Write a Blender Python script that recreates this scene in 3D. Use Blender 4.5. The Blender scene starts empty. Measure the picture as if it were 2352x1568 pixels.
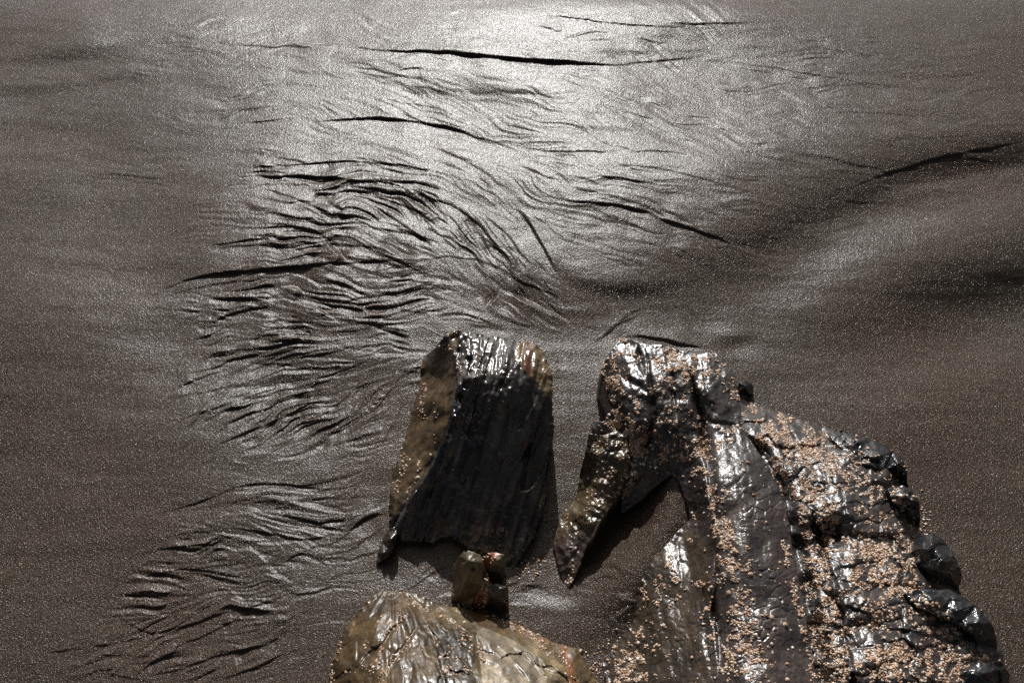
import bpy, math, random
import numpy as np
from mathutils import Vector, Matrix
from mathutils.geometry import delaunay_2d_cdt

sc = bpy.context.scene
COL = sc.collection
R_ = math.radians
rng = np.random.default_rng(11)
random.seed(11)

# ------------------------------------------------------------------ camera, sky, sun, exposure
CAM_H, PITCH, LENS = 1.6, 50.0, 35.0
cam = bpy.data.cameras.new('camera')
cam.lens, cam.sensor_width = LENS, 36.0
cam.clip_start, cam.clip_end = 0.02, 1000.0
camo = bpy.data.objects.new('camera', cam)
COL.objects.link(camo)
camo.location = (0, 0, CAM_H)
camo.rotation_euler = (R_(90 - PITCH), 0, 0)
sc.camera = camo

SUN_AZ, SUN_EL = -3.0, 35.5            # degrees from +Y (clockwise), above the horizon
w = bpy.data.worlds.new('World')
sc.world = w
w.use_nodes = True
wn = w.node_tree
bg = wn.nodes['Background']
sky = wn.nodes.new('ShaderNodeTexSky')
sky.sky_type = 'NISHITA'
sky.sun_disc = False
sky.sun_elevation, sky.sun_rotation = R_(SUN_EL), R_(SUN_AZ)
sky.air_density, sky.dust_density, sky.ozone_density = 0.25, 4.0, 0.3
hs = wn.nodes.new('ShaderNodeHueSaturation')        # a pale, hazy sky
hs.inputs['Saturation'].default_value = 0.4
wn.links.new(sky.outputs[0], hs.inputs['Color'])
wn.links.new(hs.outputs[0], bg.inputs[0])
bg.inputs[1].default_value = 0.07
sl = bpy.data.lights.new('sun', 'SUN')
sl.energy, sl.angle, sl.color = 5.0, R_(0.5), (1.0, 0.985, 0.96)
slo = bpy.data.objects.new('sun', sl)
COL.objects.link(slo)
SUN = Vector((math.sin(R_(SUN_AZ)) * math.cos(R_(SUN_EL)), math.cos(R_(SUN_AZ)) * math.cos(R_(SUN_EL)), math.sin(R_(SUN_EL))))
slo.rotation_euler = SUN.to_track_quat('Z', 'Y').to_euler()
slo.location = (0, 3, 4)
sc.view_settings.view_transform = 'Standard'
sc.view_settings.look = 'None'
sc.view_settings.gamma = 1.0
sc.view_settings.use_curve_mapping = False
sc.view_settings.exposure = 0.0
sc.cycles.use_denoising = False

# ------------------------------------------------------------------ survey: from a sighted direction and a height to a place
W, H = 2352.0, 1568.0
F = LENS / 36.0 * W
CP, SP = math.cos(R_(PITCH)), math.sin(R_(PITCH))

def place(px, py, z):
    """Point at height z seen in direction (px, py): the survey marks were read off in these units."""
    a = (np.asarray(px, float) - W / 2) / F
    b = -(np.asarray(py, float) - H / 2) / F
    dy = CP + b * SP
    dz = -SP + b * CP
    t = (np.asarray(z, float) - CAM_H) / dz
    return a * t, dy * t, np.asarray(z, float) + 0 * t

def mpp(py):
    th = R_(PITCH) + math.atan((py - H / 2) / F)
    th = max(th, R_(12))
    return CAM_H / math.sin(th) ** 2 * F / (F * F + (py - H / 2) ** 2)

# ------------------------------------------------------------------ numeric noise
def _h(ix, iy, s):
    n = (ix * 374761393 + iy * 668265263 + s * 982451653).astype(np.int64) & 0x7fffffff
    n = ((n ^ (n >> 13)) * 1274126177) & 0x7fffffff
    return ((n ^ (n >> 16)) & 0xffff) / 65535.0

def noise(x, y, s=0):
    x = np.asarray(x, float); y = np.asarray(y, float)
    ix = np.floor(x).astype(np.int64); iy = np.floor(y).astype(np.int64)
    fx = x - ix; fy = y - iy
    u = fx * fx * fx * (fx * (fx * 6 - 15) + 10); v = fy * fy * fy * (fy * (fy * 6 - 15) + 10)
    a = _h(ix, iy, s); b = _h(ix + 1, iy, s); c = _h(ix, iy + 1, s); d = _h(ix + 1, iy + 1, s)
    return (a + (b - a) * u) * (1 - v) + (c + (d - c) * u) * v - 0.5      # -0.5 .. 0.5

def fbm(x, y, s=0, o=4, g=0.5):
    r = 0; a = 1.0
    for k in range(o):
        r = r + a * noise(x * 2 ** k + 17.3 * k, y * 2 ** k - 9.1 * k, s + k)
        a *= g
    return r

def cells(x, y, s=0, jit=0.85):
    """Worley distance difference F2-F1, small on the cell borders."""
    ix = np.floor(x).astype(np.int64); iy = np.floor(y).astype(np.int64)
    f1 = np.full(x.shape, 9.0); f2 = np.full(x.shape, 9.0); cid = np.zeros(x.shape)
    for dx in (-1, 0, 1):
        for dy in (-1, 0, 1):
            cx = ix + dx; cy = iy + dy
            px = cx + 0.5 + jit * (_h(cx, cy, s) - 0.5); py = cy + 0.5 + jit * (_h(cx, cy, s + 5) - 0.5)
            d = np.hypot(px - x, py - y)
            near = d < f1
            f2 = np.where(near, f1, np.minimum(f2, d))
            cid = np.where(near, _h(cx, cy, s + 9), cid)
            f1 = np.where(near, d, f1)
    return f2 - f1, cid

def smooth01(t):
    t = np.clip(t, 0, 1)
    return t * t * (3 - 2 * t)

def catmull(pts, step=7.0):
    p = np.array(pts, float)
    if len(p) < 3:
        n = max(2, int(np.hypot(*(p[1] - p[0])) / step))
        return p[0] + (p[1] - p[0]) * np.linspace(0, 1, n + 1)[:, None]
    q = np.vstack([2 * p[0] - p[1], p, 2 * p[-1] - p[-2]])
    out = []
    for i in range(1, len(q) - 2):
        a, b, c, d = q[i - 1], q[i], q[i + 1], q[i + 2]
        n = max(1, int(np.hypot(*(c - b)) / step))
        t = np.linspace(0, 1, n, endpoint=False)[:, None]
        out.append(0.5 * ((2 * b) + (c - a) * t + (2 * a - 5 * b + 4 * c - d) * t ** 2 + (3 * b - a - 3 * c + d) * t ** 3))
    out.append(p[-1:])
    return np.vstack(out)

def poly_mask(X, Y, P):
    m = np.zeros(X.shape, bool)
    for i in range(len(P)):
        x1, y1 = P[i]; x2, y2 = P[i - 1]
        if y1 == y2: continue
        c = ((y1 > Y) != (y2 > Y)) & (X < (x2 - x1) * (Y - y1) / (y2 - y1) + x1)
        m ^= c
    return m

def blur(Z, M, r):
    """masked box blur, three passes"""
    if r < 1: return Z
    def box(a, ax):
        c = np.cumsum(np.insert(a, 0, 0, ax), ax)
        n = a.shape[ax]
        lo = np.clip(np.arange(n) - r, 0, n); hi = np.clip(np.arange(n) + r + 1, 0, n)
        return np.take(c, hi, ax) - np.take(c, lo, ax)
    w2 = M.astype(float); a = np.where(M, Z, 0) * w2
    for _ in range(2):
        a = box(box(a, 0), 1); w2 = box(box(w2, 0), 1)
        s = w2.max(); a /= s; w2 /= s
    return np.where(w2 > 1e-9, a / np.maximum(w2, 1e-9), Z)

class Raster:
    def __init__(s, xs, ys):
        s.xs, s.ys = xs, ys
        s.X, s.Y = np.meshgrid(xs, ys)
        s.Z = np.zeros_like(s.X)
    def stamp(s, pts, w, A, kind='step', k=5.0, taper=(0.35, 0.35), wob=0.0, Rmin=0):
        """kind step: the surface drops by A across the line to its right-hand side; groove: a dent of depth A."""
        p = catmull(pts, max(5.0, min(12.0, 2.0 * w)))
        if wob and w < 20:
            n = len(p)
            sd = int(abs(p[0, 0] * 7 + p[0, 1] * 3)) % 9973
            t = np.cumsum(np.r_[0, np.hypot(*np.diff(p, axis=0).T)])
            p = p + np.stack([noise(t / 34, t * 0 + 1.5, sd), noise(t / 34, t * 0 + 7.5, sd + 3)], 1) * wob * 2
        rad = (max(w * k, Rmin) * 3.2 if kind == 'step' else w * 2.6) + 2
        x0, y0 = p.min(0) - rad; x1, y1 = p.max(0) + rad
        i0, i1 = np.searchsorted(s.xs, [x0, x1]); j0, j1 = np.searchsorted(s.ys, [y0, y1])
        if i1 - i0 < 1 or j1 - j0 < 1:
            return
        X = s.X[j0:j1, i0:i1]; Y = s.Y[j0:j1, i0:i1]
        best = np.full(X.shape, 1e18); sg = np.zeros(X.shape); ss = np.zeros(X.shape)
        L = np.r_[0, np.cumsum(np.hypot(*np.diff(p, axis=0).T))]
        T = L[-1] + 1e-9
        sx = s.xs[i0:i1]; sy = s.ys[j0:j1]
        for q in range(len(p) - 1):
            a, b = p[q], p[q + 1]
            lo = np.minimum(a, b) - rad; hi = np.maximum(a, b) + rad
            u0, u1 = np.searchsorted(sx, [lo[0], hi[0]]); v0, v1 = np.searchsorted(sy, [lo[1], hi[1]])
            if u1 <= u0 or v1 <= v0:
                continue
            dx, dy = b - a
            l2 = dx * dx + dy * dy + 1e-9
            ex = X[v0:v1, u0:u1] - a[0]; ey = Y[v0:v1, u0:u1] - a[1]
            t = np.clip((ex * dx + ey * dy) / l2, 0, 1)
            d2 = (ex - t * dx) ** 2 + (ey - t * dy) ** 2
            bb = best[v0:v1, u0:u1]
            m = d2 < bb
            bb[m] = d2[m]
            sg[v0:v1, u0:u1][m] = np.sign(dx * ey - dy * ex)[m]
            ss[v0:v1, u0:u1][m] = ((L[q] + t * math.sqrt(l2)) / T)[m]
        ok = best < 1e17
        d = np.sqrt(np.where(ok, best, 1e6)) * sg
        tp = [max(q, min(0.5, 3.5 * w / T)) if q > 0.06 else q for q in taper]
        e = np.minimum(1, np.minimum(ss / max(tp[0], 1e-3), (1 - ss) / max(tp[1], 1e-3)))
        e = smooth01(e)
        if 4 < w < 13:
            lam = max(40.0, 2.0 * w * k)
            e = e * np.clip(1 + 1.2 * noise(ss * T / lam, ss * 0 + p[0, 0] * 0.37, 77), 0.3, 1.6)
        ww = w * (0.3 + 0.7 * e)
        if kind == 'step':
            Rr = np.maximum(ww * k, Rmin)
            h = A * e * (0.5 - smooth01(d / ww + 0.5)) * np.exp(-np.abs(d) / Rr) * np.clip(3.2 - np.abs(d) / Rr, 0, 1)
        elif kind == 'groove':
            h = -A * e * np.exp(-(d / ww) ** 2)
        h = np.where(ok, h, 0)
        if kind == 'step' and w >= 20:
            h = blur(h, np.ones(h.shape, bool), max(2, int(w / 5)))
        s.Z[j0:j1, i0:i1] += h

# ------------------------------------------------------------------ object helpers
def tag(o, label=None, cat=None, group=None, kind=None):
    if label: o['label'] = label
    if cat: o['category'] = cat
    if group: o['group'] = group
    if kind: o['kind'] = kind
    return o

def mesh_from(name, verts, faces, mat, parent=None, tint=None, smooth=True):
    me = bpy.data.meshes.new(name)
    verts = np.asarray(verts, np.float32)
    faces = [np.asarray(f, np.int32) for f in (faces if isinstance(faces, list) else [faces]) if len(f)]
    loops = np.concatenate([f.ravel() for f in faces])
    tot = np.concatenate([np.full(len(f), f.shape[1], np.int32) for f in faces])
    start = np.r_[0, np.cumsum(tot)[:-1]].astype(np.int32)
    me.vertices.add(len(verts)); me.vertices.foreach_set('co', verts.ravel())
    me.loops.add(len(loops)); me.loops.foreach_set('vertex_index', loops.astype(np.int32))
    me.polygons.add(len(tot)); me.polygons.foreach_set('loop_start', start)
    me.update(calc_edges=True)
    me.validate()
    me.polygons.foreach_set('use_smooth', np.full(len(me.polygons), smooth))
    if tint is not None:
        at = me.attributes.new('tint', 'FLOAT_COLOR', 'POINT')
        c = np.ones((len(verts), 4), np.float32)
        c[:, :tint.shape[1]] = tint
        at.data.foreach_set('color', c.ravel())
    me.materials.append(mat)
    o = bpy.data.objects.new(name, me)
    COL.objects.link(o)
    if parent is not None:
        o.parent = parent
    return o

# ------------------------------------------------------------------ materials
class Mat:
    def __init__(s, name):
        s.m = bpy.data.materials.new(name)
        s.m.use_nodes = True
        s.t = s.m.node_tree
        s.b = s.t.nodes['Principled BSDF']
        s.co = s.n('ShaderNodeTexCoord').outputs['Object']
    def n(s, typ, **kw):
        nd = s.t.nodes.new(typ)
        for k, v in kw.items():
            setattr(nd, k, v)
        return nd
    def l(s, a, b):
        s.t.links.new(a, b)
    def noise(s, scale, detail=2.0, rough=0.5, vec=None, dist=0.0):
        nd = s.n('ShaderNodeTexNoise')
        nd.inputs['Scale'].default_value = scale
        nd.inputs['Detail'].default_value = detail
        nd.inputs['Roughness'].default_value = rough
        nd.inputs['Distortion'].default_value = dist
        s.l(vec if vec is not None else s.co, nd.inputs['Vector'])
        return nd.outputs['Fac']
    def scaled(s, sx, sy, sz, rot=(0, 0, 0)):
        mp = s.n('ShaderNodeMapping')
        mp.inputs['Scale'].default_value = (sx, sy, sz)
        mp.inputs['Rotation'].default_value = rot
        s.l(s.co, mp.inputs['Vector'])
        return mp.outputs[0]
    def ramp(s, fac, stops):
        nd = s.n('ShaderNodeValToRGB')
        e = nd.color_ramp.elements
        while len(e) < len(stops): e.new(0.5)
        for el, (p, c) in zip(e, stops):
            el.position = p
            el.color = tuple(c) + (1,) if len(c) == 3 else c
        s.l(fac, nd.inputs[0])
        return nd.outputs[0]
    def mix(s, a, b, fac, mode='MIX'):
        nd = s.n('ShaderNodeMix', data_type='RGBA', blend_type=mode)
        for sock, v in ((nd.inputs[0], fac), (nd.inputs[6], a), (nd.inputs[7], b)):
            if hasattr(v, 'is_linked'): s.l(v, sock)
            elif isinstance(v, (int, float)): sock.default_value = v
            else: sock.default_value = tuple(v) + (1,)
        return nd.outputs[2]
    def math(s, op, a, b):
        nd = s.n('ShaderNodeMath', operation=op)
        for sock, v in ((nd.inputs[0], a), (nd.inputs[1], b)):
            if hasattr(v, 'is_linked'): s.l(v, sock)
            else: sock.default_value = v
        return nd.outputs[0]
    def bump(s, h, dist, strength=1.0, prev=None):
        nd = s.n('ShaderNodeBump')
        nd.inputs['Strength'].default_value = strength
        nd.inputs['Distance'].default_value = dist
        s.l(h, nd.inputs['Height'])
        if prev is not None: s.l(prev, nd.inputs['Normal'])
        return nd.outputs[0]

def sand_material():
    M = Mat('wet_sand')
    c1 = M.noise(520, 3, 0.65)
    c2 = M.noise(3.0, 3, 0.55)
    base = M.ramp(c1, [(0.32, (0.008, 0.006, 0.0045)), (0.5, (0.037, 0.0275, 0.0205)), (0.70, (0.118, 0.088, 0.066))])
    pat = M.ramp(c2, [(0.35, (1.05, 0.93, 0.92)), (0.65, (0.95, 1.0, 0.98))])
    M.l(M.mix(base, pat, 1.0, 'MULTIPLY'), M.b.inputs['Base Color'])
    M.b.inputs['Roughness'].default_value = 0.235
    M.b.inputs['Specular IOR Level'].default_value = 0.18
    M.b.inputs['IOR'].default_value = 1.45
    b2 = M.bump(M.noise(230, 2, 0.7), 0.0030, 0.29)
    b3 = M.bump(M.noise(450, 1, 0.6), 0.0014, 0.34, b2)
    M.l(b3, M.b.inputs['Normal'])
    # wet quartz grains: small facets turned every way, each a sparkle when it meets the sun
    gl = M.n('ShaderNodeBsdfGlossy')
    gl.inputs['Color'].default_value = (0.20, 0.185, 0.17, 1)
    gl.inputs['Roughness'].default_value = 0.20
    M.l(M.bump(M.noise(360, 1, 0.5), 0.0045, 0.8), gl.inputs['Normal'])
    mx = M.n('ShaderNodeMixShader')
    mx.inputs[0].default_value = 0.08
    M.l(M.b.outputs[0], mx.inputs[1]); M.l(gl.outputs[0], mx.inputs[2])
    M.l(mx.outputs[0], M.t.nodes['Material Output'].inputs['Surface'])
    return M.m

def rock_material(name, rough=0.2, bumpy=1.0, grain=(1, 1, 1)):
    M = Mat(name)
    at = M.n('ShaderNodeAttribute', attribute_name='tint')
    v = M.scaled(*grain)
    n1 = M.noise(28, 5, 0.6, v, 0.4)
    n2 = M.noise(160, 3, 0.6)
    dark = M.ramp(n1, [(0.3, (0.55, 0.55, 0.56)), (0.55, (1, 1, 1)), (0.75, (1.55, 1.45, 1.35))])
    c = M.mix(at.outputs['Color'], dark, 1.0, 'MULTIPLY')
    spk = M.ramp(n2, [(0.35, (0.75, 0.75, 0.75)), (0.6, (1.15, 1.12, 1.08))])
    M.l(M.mix(c, spk, 1.0, 'MULTIPLY'), M.b.inputs['Base Color'])
    rr = M.n('ShaderNodeMapRange')
    M.l(M.noise(60, 3, 0.6), rr.inputs[0])
    rr.inputs[1].default_value, rr.inputs[2].default_value = 0.3, 0.7
    rr.inputs[3].default_value, rr.inputs[4].default_value = rough * 0.7, rough * 1.6
    M.l(rr.outputs[0], M.b.inputs['Roughness'])
    M.b.inputs['IOR'].default_value = 1.5
    M.b.inputs['Specular IOR Level'].default_value = 0.72
    b1 = M.bump(M.noise(60, 3, 0.5, v), 0.0018 * bumpy, 0.5)
    b2 = M.bump(M.noise(170, 3, 0.6), 0.0016 * bumpy, 0.6, b1)
    M.l(b2, M.b.inputs['Normal'])
    return M.m

def shell_material():
    M = Mat('barnacle_shell')
    at = M.n('ShaderNodeAttribute', attribute_name='tint')
    oi = M.n('ShaderNodeObjectInfo')
    r = M.math('FRACT', M.math('ADD', at.outputs['Fac'], oi.outputs['Random']), 0.0)
    c = M.ramp(r, [(0.0, (0.21, 0.115, 0.066)), (0.25, (0.40, 0.25, 0.155)), (0.55, (0.54, 0.37, 0.25)), (0.82, (0.62, 0.49, 0.37)), (0.94, (0.72, 0.68, 0.62))])
    n = M.noise(700, 2, 0.6)
    M.l(M.mix(c, M.ramp(n, [(0.35, (0.65, 0.6, 0.58)), (0.6, (1.1, 1.08, 1.05))]), 1.0, 'MULTIPLY'), M.b.inputs['Base Color'])
    M.b.inputs['Roughness'].default_value = 0.25
    M.l(M.bump(n, 0.0008, 0.6), M.b.inputs['Normal'])
    return M.m

SAND = sand_material()
SLATE = rock_material('wet_black_slate', 0.17, 0.9, (1, 1, 1))
DARK = rock_material('wet_dark_rock', 0.24, 1.4)
OLIVE = rock_material('wet_olive_rock', 0.36, 0.7)
SHELL = shell_material()

# ------------------------------------------------------------------ the beach: one sheet out to the horizon
def build_sand():
    cx = np.r_[np.arange(-160, 240, 3.4), np.arange(240, 1330, 2.05), np.arange(1330, 2512, 3.5)]
    cy = np.r_[np.arange(-140, 40, 3.2), np.arange(40, 340, 2.1), np.arange(340, 1570, 2.1), np.arange(1570, 1722, 4.0)]
    g = Raster(cx, cy)
    X, Y = g.X, g.Y
    def step(pts, w, s, k=5.0, **kw):
        ym = sum(p[1] for p in pts) / len(pts)
        g.stamp(pts, w, s * w * mpp(ym), 'step', k, **kw)
    # --- broad swells of the beach
    step([(1690, 850), (1800, 815), (1950, 760), (2100, 715), (2300, 660), (2480, 610)], 130, 0.20, 1.5, taper=(0.5, 0.05))
    step([(1440, 630), (1560, 615), (1700, 575), (1850, 500), (2020, 425), (2200, 370), (2480, 310)], 85, 0.24, 1.5, taper=(0.4, 0.05))
    step([(350, 860), (600, 790), (950, 770)], 240, 0.07, 1.2, taper=(.5, .5))
    step([(180, 1390), (450, 1320), (830, 1270)], 240, 0.06, 1.2, taper=(.5, .5))
    step([(1830, 930), (1980, 890), (2120, 850), (2300, 795), (2480, 750)], 130, -0.16, 1.3, taper=(.5, .05))
    step([(1640, 710), (1850, 620), (2050, 545), (2200, 500), (2480, 450)], 120, -0.27, 1.3, taper=(0.4, 0.05))
    step([(1975, 475), (2010, 450), (2080, 436), (2200, 416), (2420, 385)], 20, -0.18, 2.6, taper=(0.3, 0.05))
    step([(930, 650), (1080, 650), (1200, 672), (1320, 705), (1450, 705), (1600, 690), (1760, 640)], 130, 0.21, 1.3, taper=(.4, .4))
    step([(1180, 472), (1212, 505), (1240, 555), (1265, 600), (1285, 640)], 7, 0.6, 4, wob=2, taper=(.4, .3))
    step([(1235, 560), (1275, 612), (1335, 652), (1430, 668), (1560, 655), (1640, 640)], 34, 0.30, 2.0, wob=2, taper=(.5, .5))
    step([(-100, 140), (60, 134), (160, 128), (250, 105), (330, 70)], 26, 0.2, 3)
    step([(-100, 215), (100, 205), (230, 185), (420, 170)], 24, 0.12, 3)
    step([(640, 130), (800, 150), (1000, 190), (1300, 225), (1500, 235)], 60, 0.14, 2, taper=(.5, .5))
    step([(700, 300), (850, 295), (1000, 325), (1200, 370), (1500, 400)], 50, -0.10, 2, taper=(.5, .5))
    step([(560, 430), (700, 440), (800, 452), (900, 480)], 36, -0.2, 2, taper=(.5, .5))
    # --- single scarps, dark on the side towards the viewer
    S = [
        ([(760, 107), (880, 115), (950, 118), (1060, 124), (1176, 134), (1300, 143), (1390, 149), (1480, 154)], 11, 0.85, 3),
        ([(490, 94), (540, 104), (620, 108), (700, 107), (780, 109)], 7, 0.35, 5),
        ([(1176, 37), (1270, 38), (1340, 46), (1430, 56), (1500, 60), (1620, 61)], 3.6, 0.6, 6),
        ([(1500, 47), (1560, 54), (1640, 54), (1740, 53)], 4, 0.5, 5),
        ([(905, 163), (940, 158), (985, 155)], 4, 0.5, 5),
        ([(1400, 150), (1500, 141), (1610, 132)], 4, 0.45, 5),
        ([(1620, 135), (1740, 152), (1850, 168), (1950, 186), (2090, 206)], 6, 0.3, 4),
        ([(1640, 148), (1750, 164), (1850, 182), (1940, 198)], 5, 0.25, 4),
        ([(540, 285), (600, 281), (690, 270)], 4, 0.6, 5),
        ([(690, 284), (760, 277), (850, 272), (900, 272), (960, 280), (1020, 291), (1080, 310), (1140, 328), (1210, 343)], 7, 0.85, 6),
        ([(1180, 338), (1250, 346), (1330, 347), (1440, 346)], 4, 0.7, 6),
        ([(920, 260), (950, 272), (985, 284)], 4, 0.5, 4),
        ([(975, 264), (1020, 280), (1080, 303)], 4, 0.4, 4),
        ([(620, 357), (670, 367), (720, 380)], 5, 0.6, 4),
        ([(560, 384), (600, 380), (650, 379), (720, 375), (800, 371), (850, 373), (900, 378), (960, 387), (1020, 400), (1095, 417)], 5, 0.8, 5),
        ([(525, 408), (560, 404), (620, 404), (700, 406), (760, 408), (810, 414), (870, 421)], 9, 0.95, 5),
        ([(800, 411), (860, 414), (905, 424), (940, 442), (1000, 460), (1045, 476), (1080, 500), (1112, 532), (1150, 572), (1180, 602), (1210, 645)], 6, 0.8, 4),
        ([(760, 440), (830, 442), (890, 460), (945, 478), (1000, 500), (1050, 530), (1090, 560)], 5, 0.7, 4),
        ([(1220, 444), (1300, 460), (1400, 470), (1470, 485), (1540, 510), (1640, 543), (1690, 566), (1740, 590)], 6, 0.85, 6),
        ([(1330, 305), (1450, 345), (1540, 350), (1640, 370)], 5, 0.35, 6),
        ([(1420, 205), (1500, 235), (1560, 262), (1680, 275)], 5, 0.3, 6),
        ([(1360, 370), (1480, 385), (1580, 400), (1680, 430), (1800, 460)], 5, 0.3, 6),
        ([(1660, 330), (1750, 360), (1860, 375)], 4, 0.3, 5),
        ([(1850, 250), (1960, 258), (2060, 262), (2160, 275)], 4, 0.35, 5),
        ([(205, 404), (260, 402), (330, 408), (400, 412)], 5, 0.45, 3),
        ([(205, 412), (270, 409), (330, 414)], 4, 0.35, 3),
        ([(380, 423), (430, 408), (470, 380)], 5, 0.25, 4),
        ([(1830, 490), (1900, 455), (1960, 430), (2020, 406), (2080, 386), (2140, 367), (2280, 340), (2460, 310)], 9, 0.22, 4),
        ([(0, 885), (40, 878), (90, 868)], 4, 0.3, 4),
        ([(335, 690), (380, 662), (430, 645), (480, 632), (540, 625), (600, 619), (680, 611), (760, 605), (860, 600), (962, 594)], 11, 0.85, 3.5),
        ([(350, 692), (400, 672), (500, 652), (620, 640), (720, 620)], 5, 0.5, 4),
        ([(960, 594), (1040, 591), (1100, 599), (1140, 613), (1180, 636), (1225, 662)], 6, 0.5, 4),
        ([(450, 566), (490, 562), (540, 556), (600, 548), (680, 556), (740, 552)], 6, 0.8, 4),
        ([(470, 575), (540, 566), (600, 562), (660, 570), (730, 570)], 5, 0.6, 4),
        ([(545, 520), (600, 523), (660, 520), (720, 528), (770, 560), (800, 600)], 6, 0.7, 3),
        ([(560, 497), (620, 490), (680, 500), (740, 505), (790, 540)], 6, 0.8, 3),
        ([(540, 545), (600, 540), (680, 532), (745, 545)], 5, 0.6, 3),
        ([(740, 460), (775, 474), (800, 490)], 14, 0.5, 3),
        ([(850, 470), (890, 495), (930, 520), (970, 545), (1005, 580)], 7, 0.7, 3),
        ([(890, 520), (930, 530), (975, 550), (1010, 575)], 6, 0.6, 3),
        ([(1100, 480), (1130, 510), (1170, 545), (1200, 585), (1240, 620)], 5, 0.5, 4),
        ([(1040, 500), (1080, 540), (1120, 580), (1160, 610), (1215, 665)], 5, 0.5, 4),
        ([(1100, 590), (1150, 620), (1200, 650), (1260, 672), (1320, 705)], 6, 0.5, 3),
        ([(480, 745), (520, 726), (560, 714), (620, 704)], 13, 0.7, 3),
        ([(440, 782), (490, 765), (530, 748), (560, 738)], 7, 0.7, 3.5),
        ([(455, 800), (520, 775), (560, 765)], 6, 0.6, 3.5),
        ([(540, 805), (590, 802), (640, 793), (690, 775), (710, 765)], 13, 0.75, 2.5),
        ([(570, 825), (640, 812), (690, 796)], 7, 0.5, 3),
        ([(430, 860), (490, 845), (560, 818), (640, 812)], 9, 0.7, 3),
        ([(395, 900), (450, 872), (500, 858), (545, 838)], 8, 0.7, 3),
        ([(410, 970), (440, 955), (500, 935), (545, 920)], 9, 0.7, 3),
        ([(430, 910), (480, 898), (530, 885)], 6, 0.6, 3),
        ([(480, 1032), (540, 1005), (600, 980), (660, 953), (720, 925), (755, 912)], 7, 0.85, 4),
        ([(600, 880), (660, 874), (730, 868), (790, 850), (830, 832), (890, 800)], 6, 0.5, 4),
        ([(640, 850), (700, 838), (760, 846), (830, 820)], 6, 0.5, 4),
        ([(850, 735), (900, 712), (970, 718), (1060, 700)], 5, 0.4, 4),
        ([(860, 1050), (890, 1000), (910, 960), (945, 880)], 8, 0.3, 4),
        ([(315, 1190), (400, 1168), (480, 1145), (540, 1120), (600, 1110), (660, 1112), (720, 1120), (780, 1121), (830, 1105), (870, 1075)], 6, 0.75, 5),
        ([(500, 1200), (560, 1216), (620, 1225), (690, 1236), (750, 1232), (790, 1206)], 8, 0.8, 3),
        ([(620, 1180), (690, 1190), (740, 1205), (780, 1228), (800, 1232)], 8, 0.7, 3),
        ([(790, 1228), (820, 1205), (850, 1186), (895, 1176)], 15, 0.75, 2.5),
        ([(300, 1282), (360, 1263), (420, 1254), (500, 1252), (600, 1260)], 7, 0.8, 3.5),
        ([(360, 1240), (440, 1222), (500, 1226), (560, 1243), (620, 1262)], 6, 0.6, 3.5),
        ([(255, 1345), (330, 1325), (400, 1310), (460, 1308), (560, 1324), (625, 1312)], 7, 0.75, 3.5),
        ([(560, 1240), (600, 1280), (630, 1310), (680, 1340)], 10, -0.4, 3),
        ([(420, 1310), (520, 1295), (600, 1290)], 6, 0.6, 3.5),
        ([(235, 1400), (280, 1420), (330, 1450), (365, 1452), (430, 1436), (520, 1405), (600, 1388), (690, 1352)], 7, 0.75, 3.5),
        ([(180, 1455), (220, 1480), (290, 1470), (370, 1453)], 6, 0.7, 3.5),
        ([(100, 1500), (160, 1492), (230, 1482)], 6, 0.6, 3.5),
        ([(260, 1518), (310, 1522), (380, 1510), (420, 1478), (480, 1455), (560, 1410), (640, 1395)], 8, 0.75, 3.5),
        ([(300, 1562), (420, 1532), (520, 1502), (600, 1480), (690, 1440)], 9, 0.8, 3.5),
        ([(480, 1568), (580, 1535), (680, 1486)], 9, 0.75, 3.5),
        ([(120, 1560), (200, 1545), (280, 1530)], 8, 0.6, 3.5),
        ([(640, 1300), (690, 1270), (730, 1285), (760, 1310)], 9, 0.6, 3),
        ([(580, 1390), (640, 1398), (700, 1372)], 7, -0.4, 3),
        ([(930, 1358), (960, 1340), (990, 1318), (1030, 1300)], 7, 0.8, 3),
        ([(905, 1360), (935, 1358)], 5, 0.7, 3),
        ([(1340, 1490), (1360, 1455), (1378, 1430)][::-1], 5, -0.6, 3),
        # around the rocks
        ([(1356, 790), (1390, 768), (1420, 742), (1452, 716), (1510, 700)], 7, 0.7, 3),
        ([(1400, 752), (1440, 735), (1475, 720)], 14, 0.5, 2.5),
        ([(1425, 774), (1480, 772), (1520, 781), (1580, 792), (1640, 799)], 9, 0.9, 3),
        ([(1600, 800), (1650, 790), (1700, 778), (1770, 765)], 36, 0.4, 2),
        ([(1320, 1320), (1370, 1300), (1410, 1300), (1450, 1335)], 16, 0.6, 2.5),
        ([(1340, 1345), (1390, 1325), (1430, 1335)], 9, 0.6, 2.5),
    ]
    for p, wd, s, k in S:
        step(p, wd * 0.8, s * 0.64, k, wob=3.0 if wd < 12 else 2.0)
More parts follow.
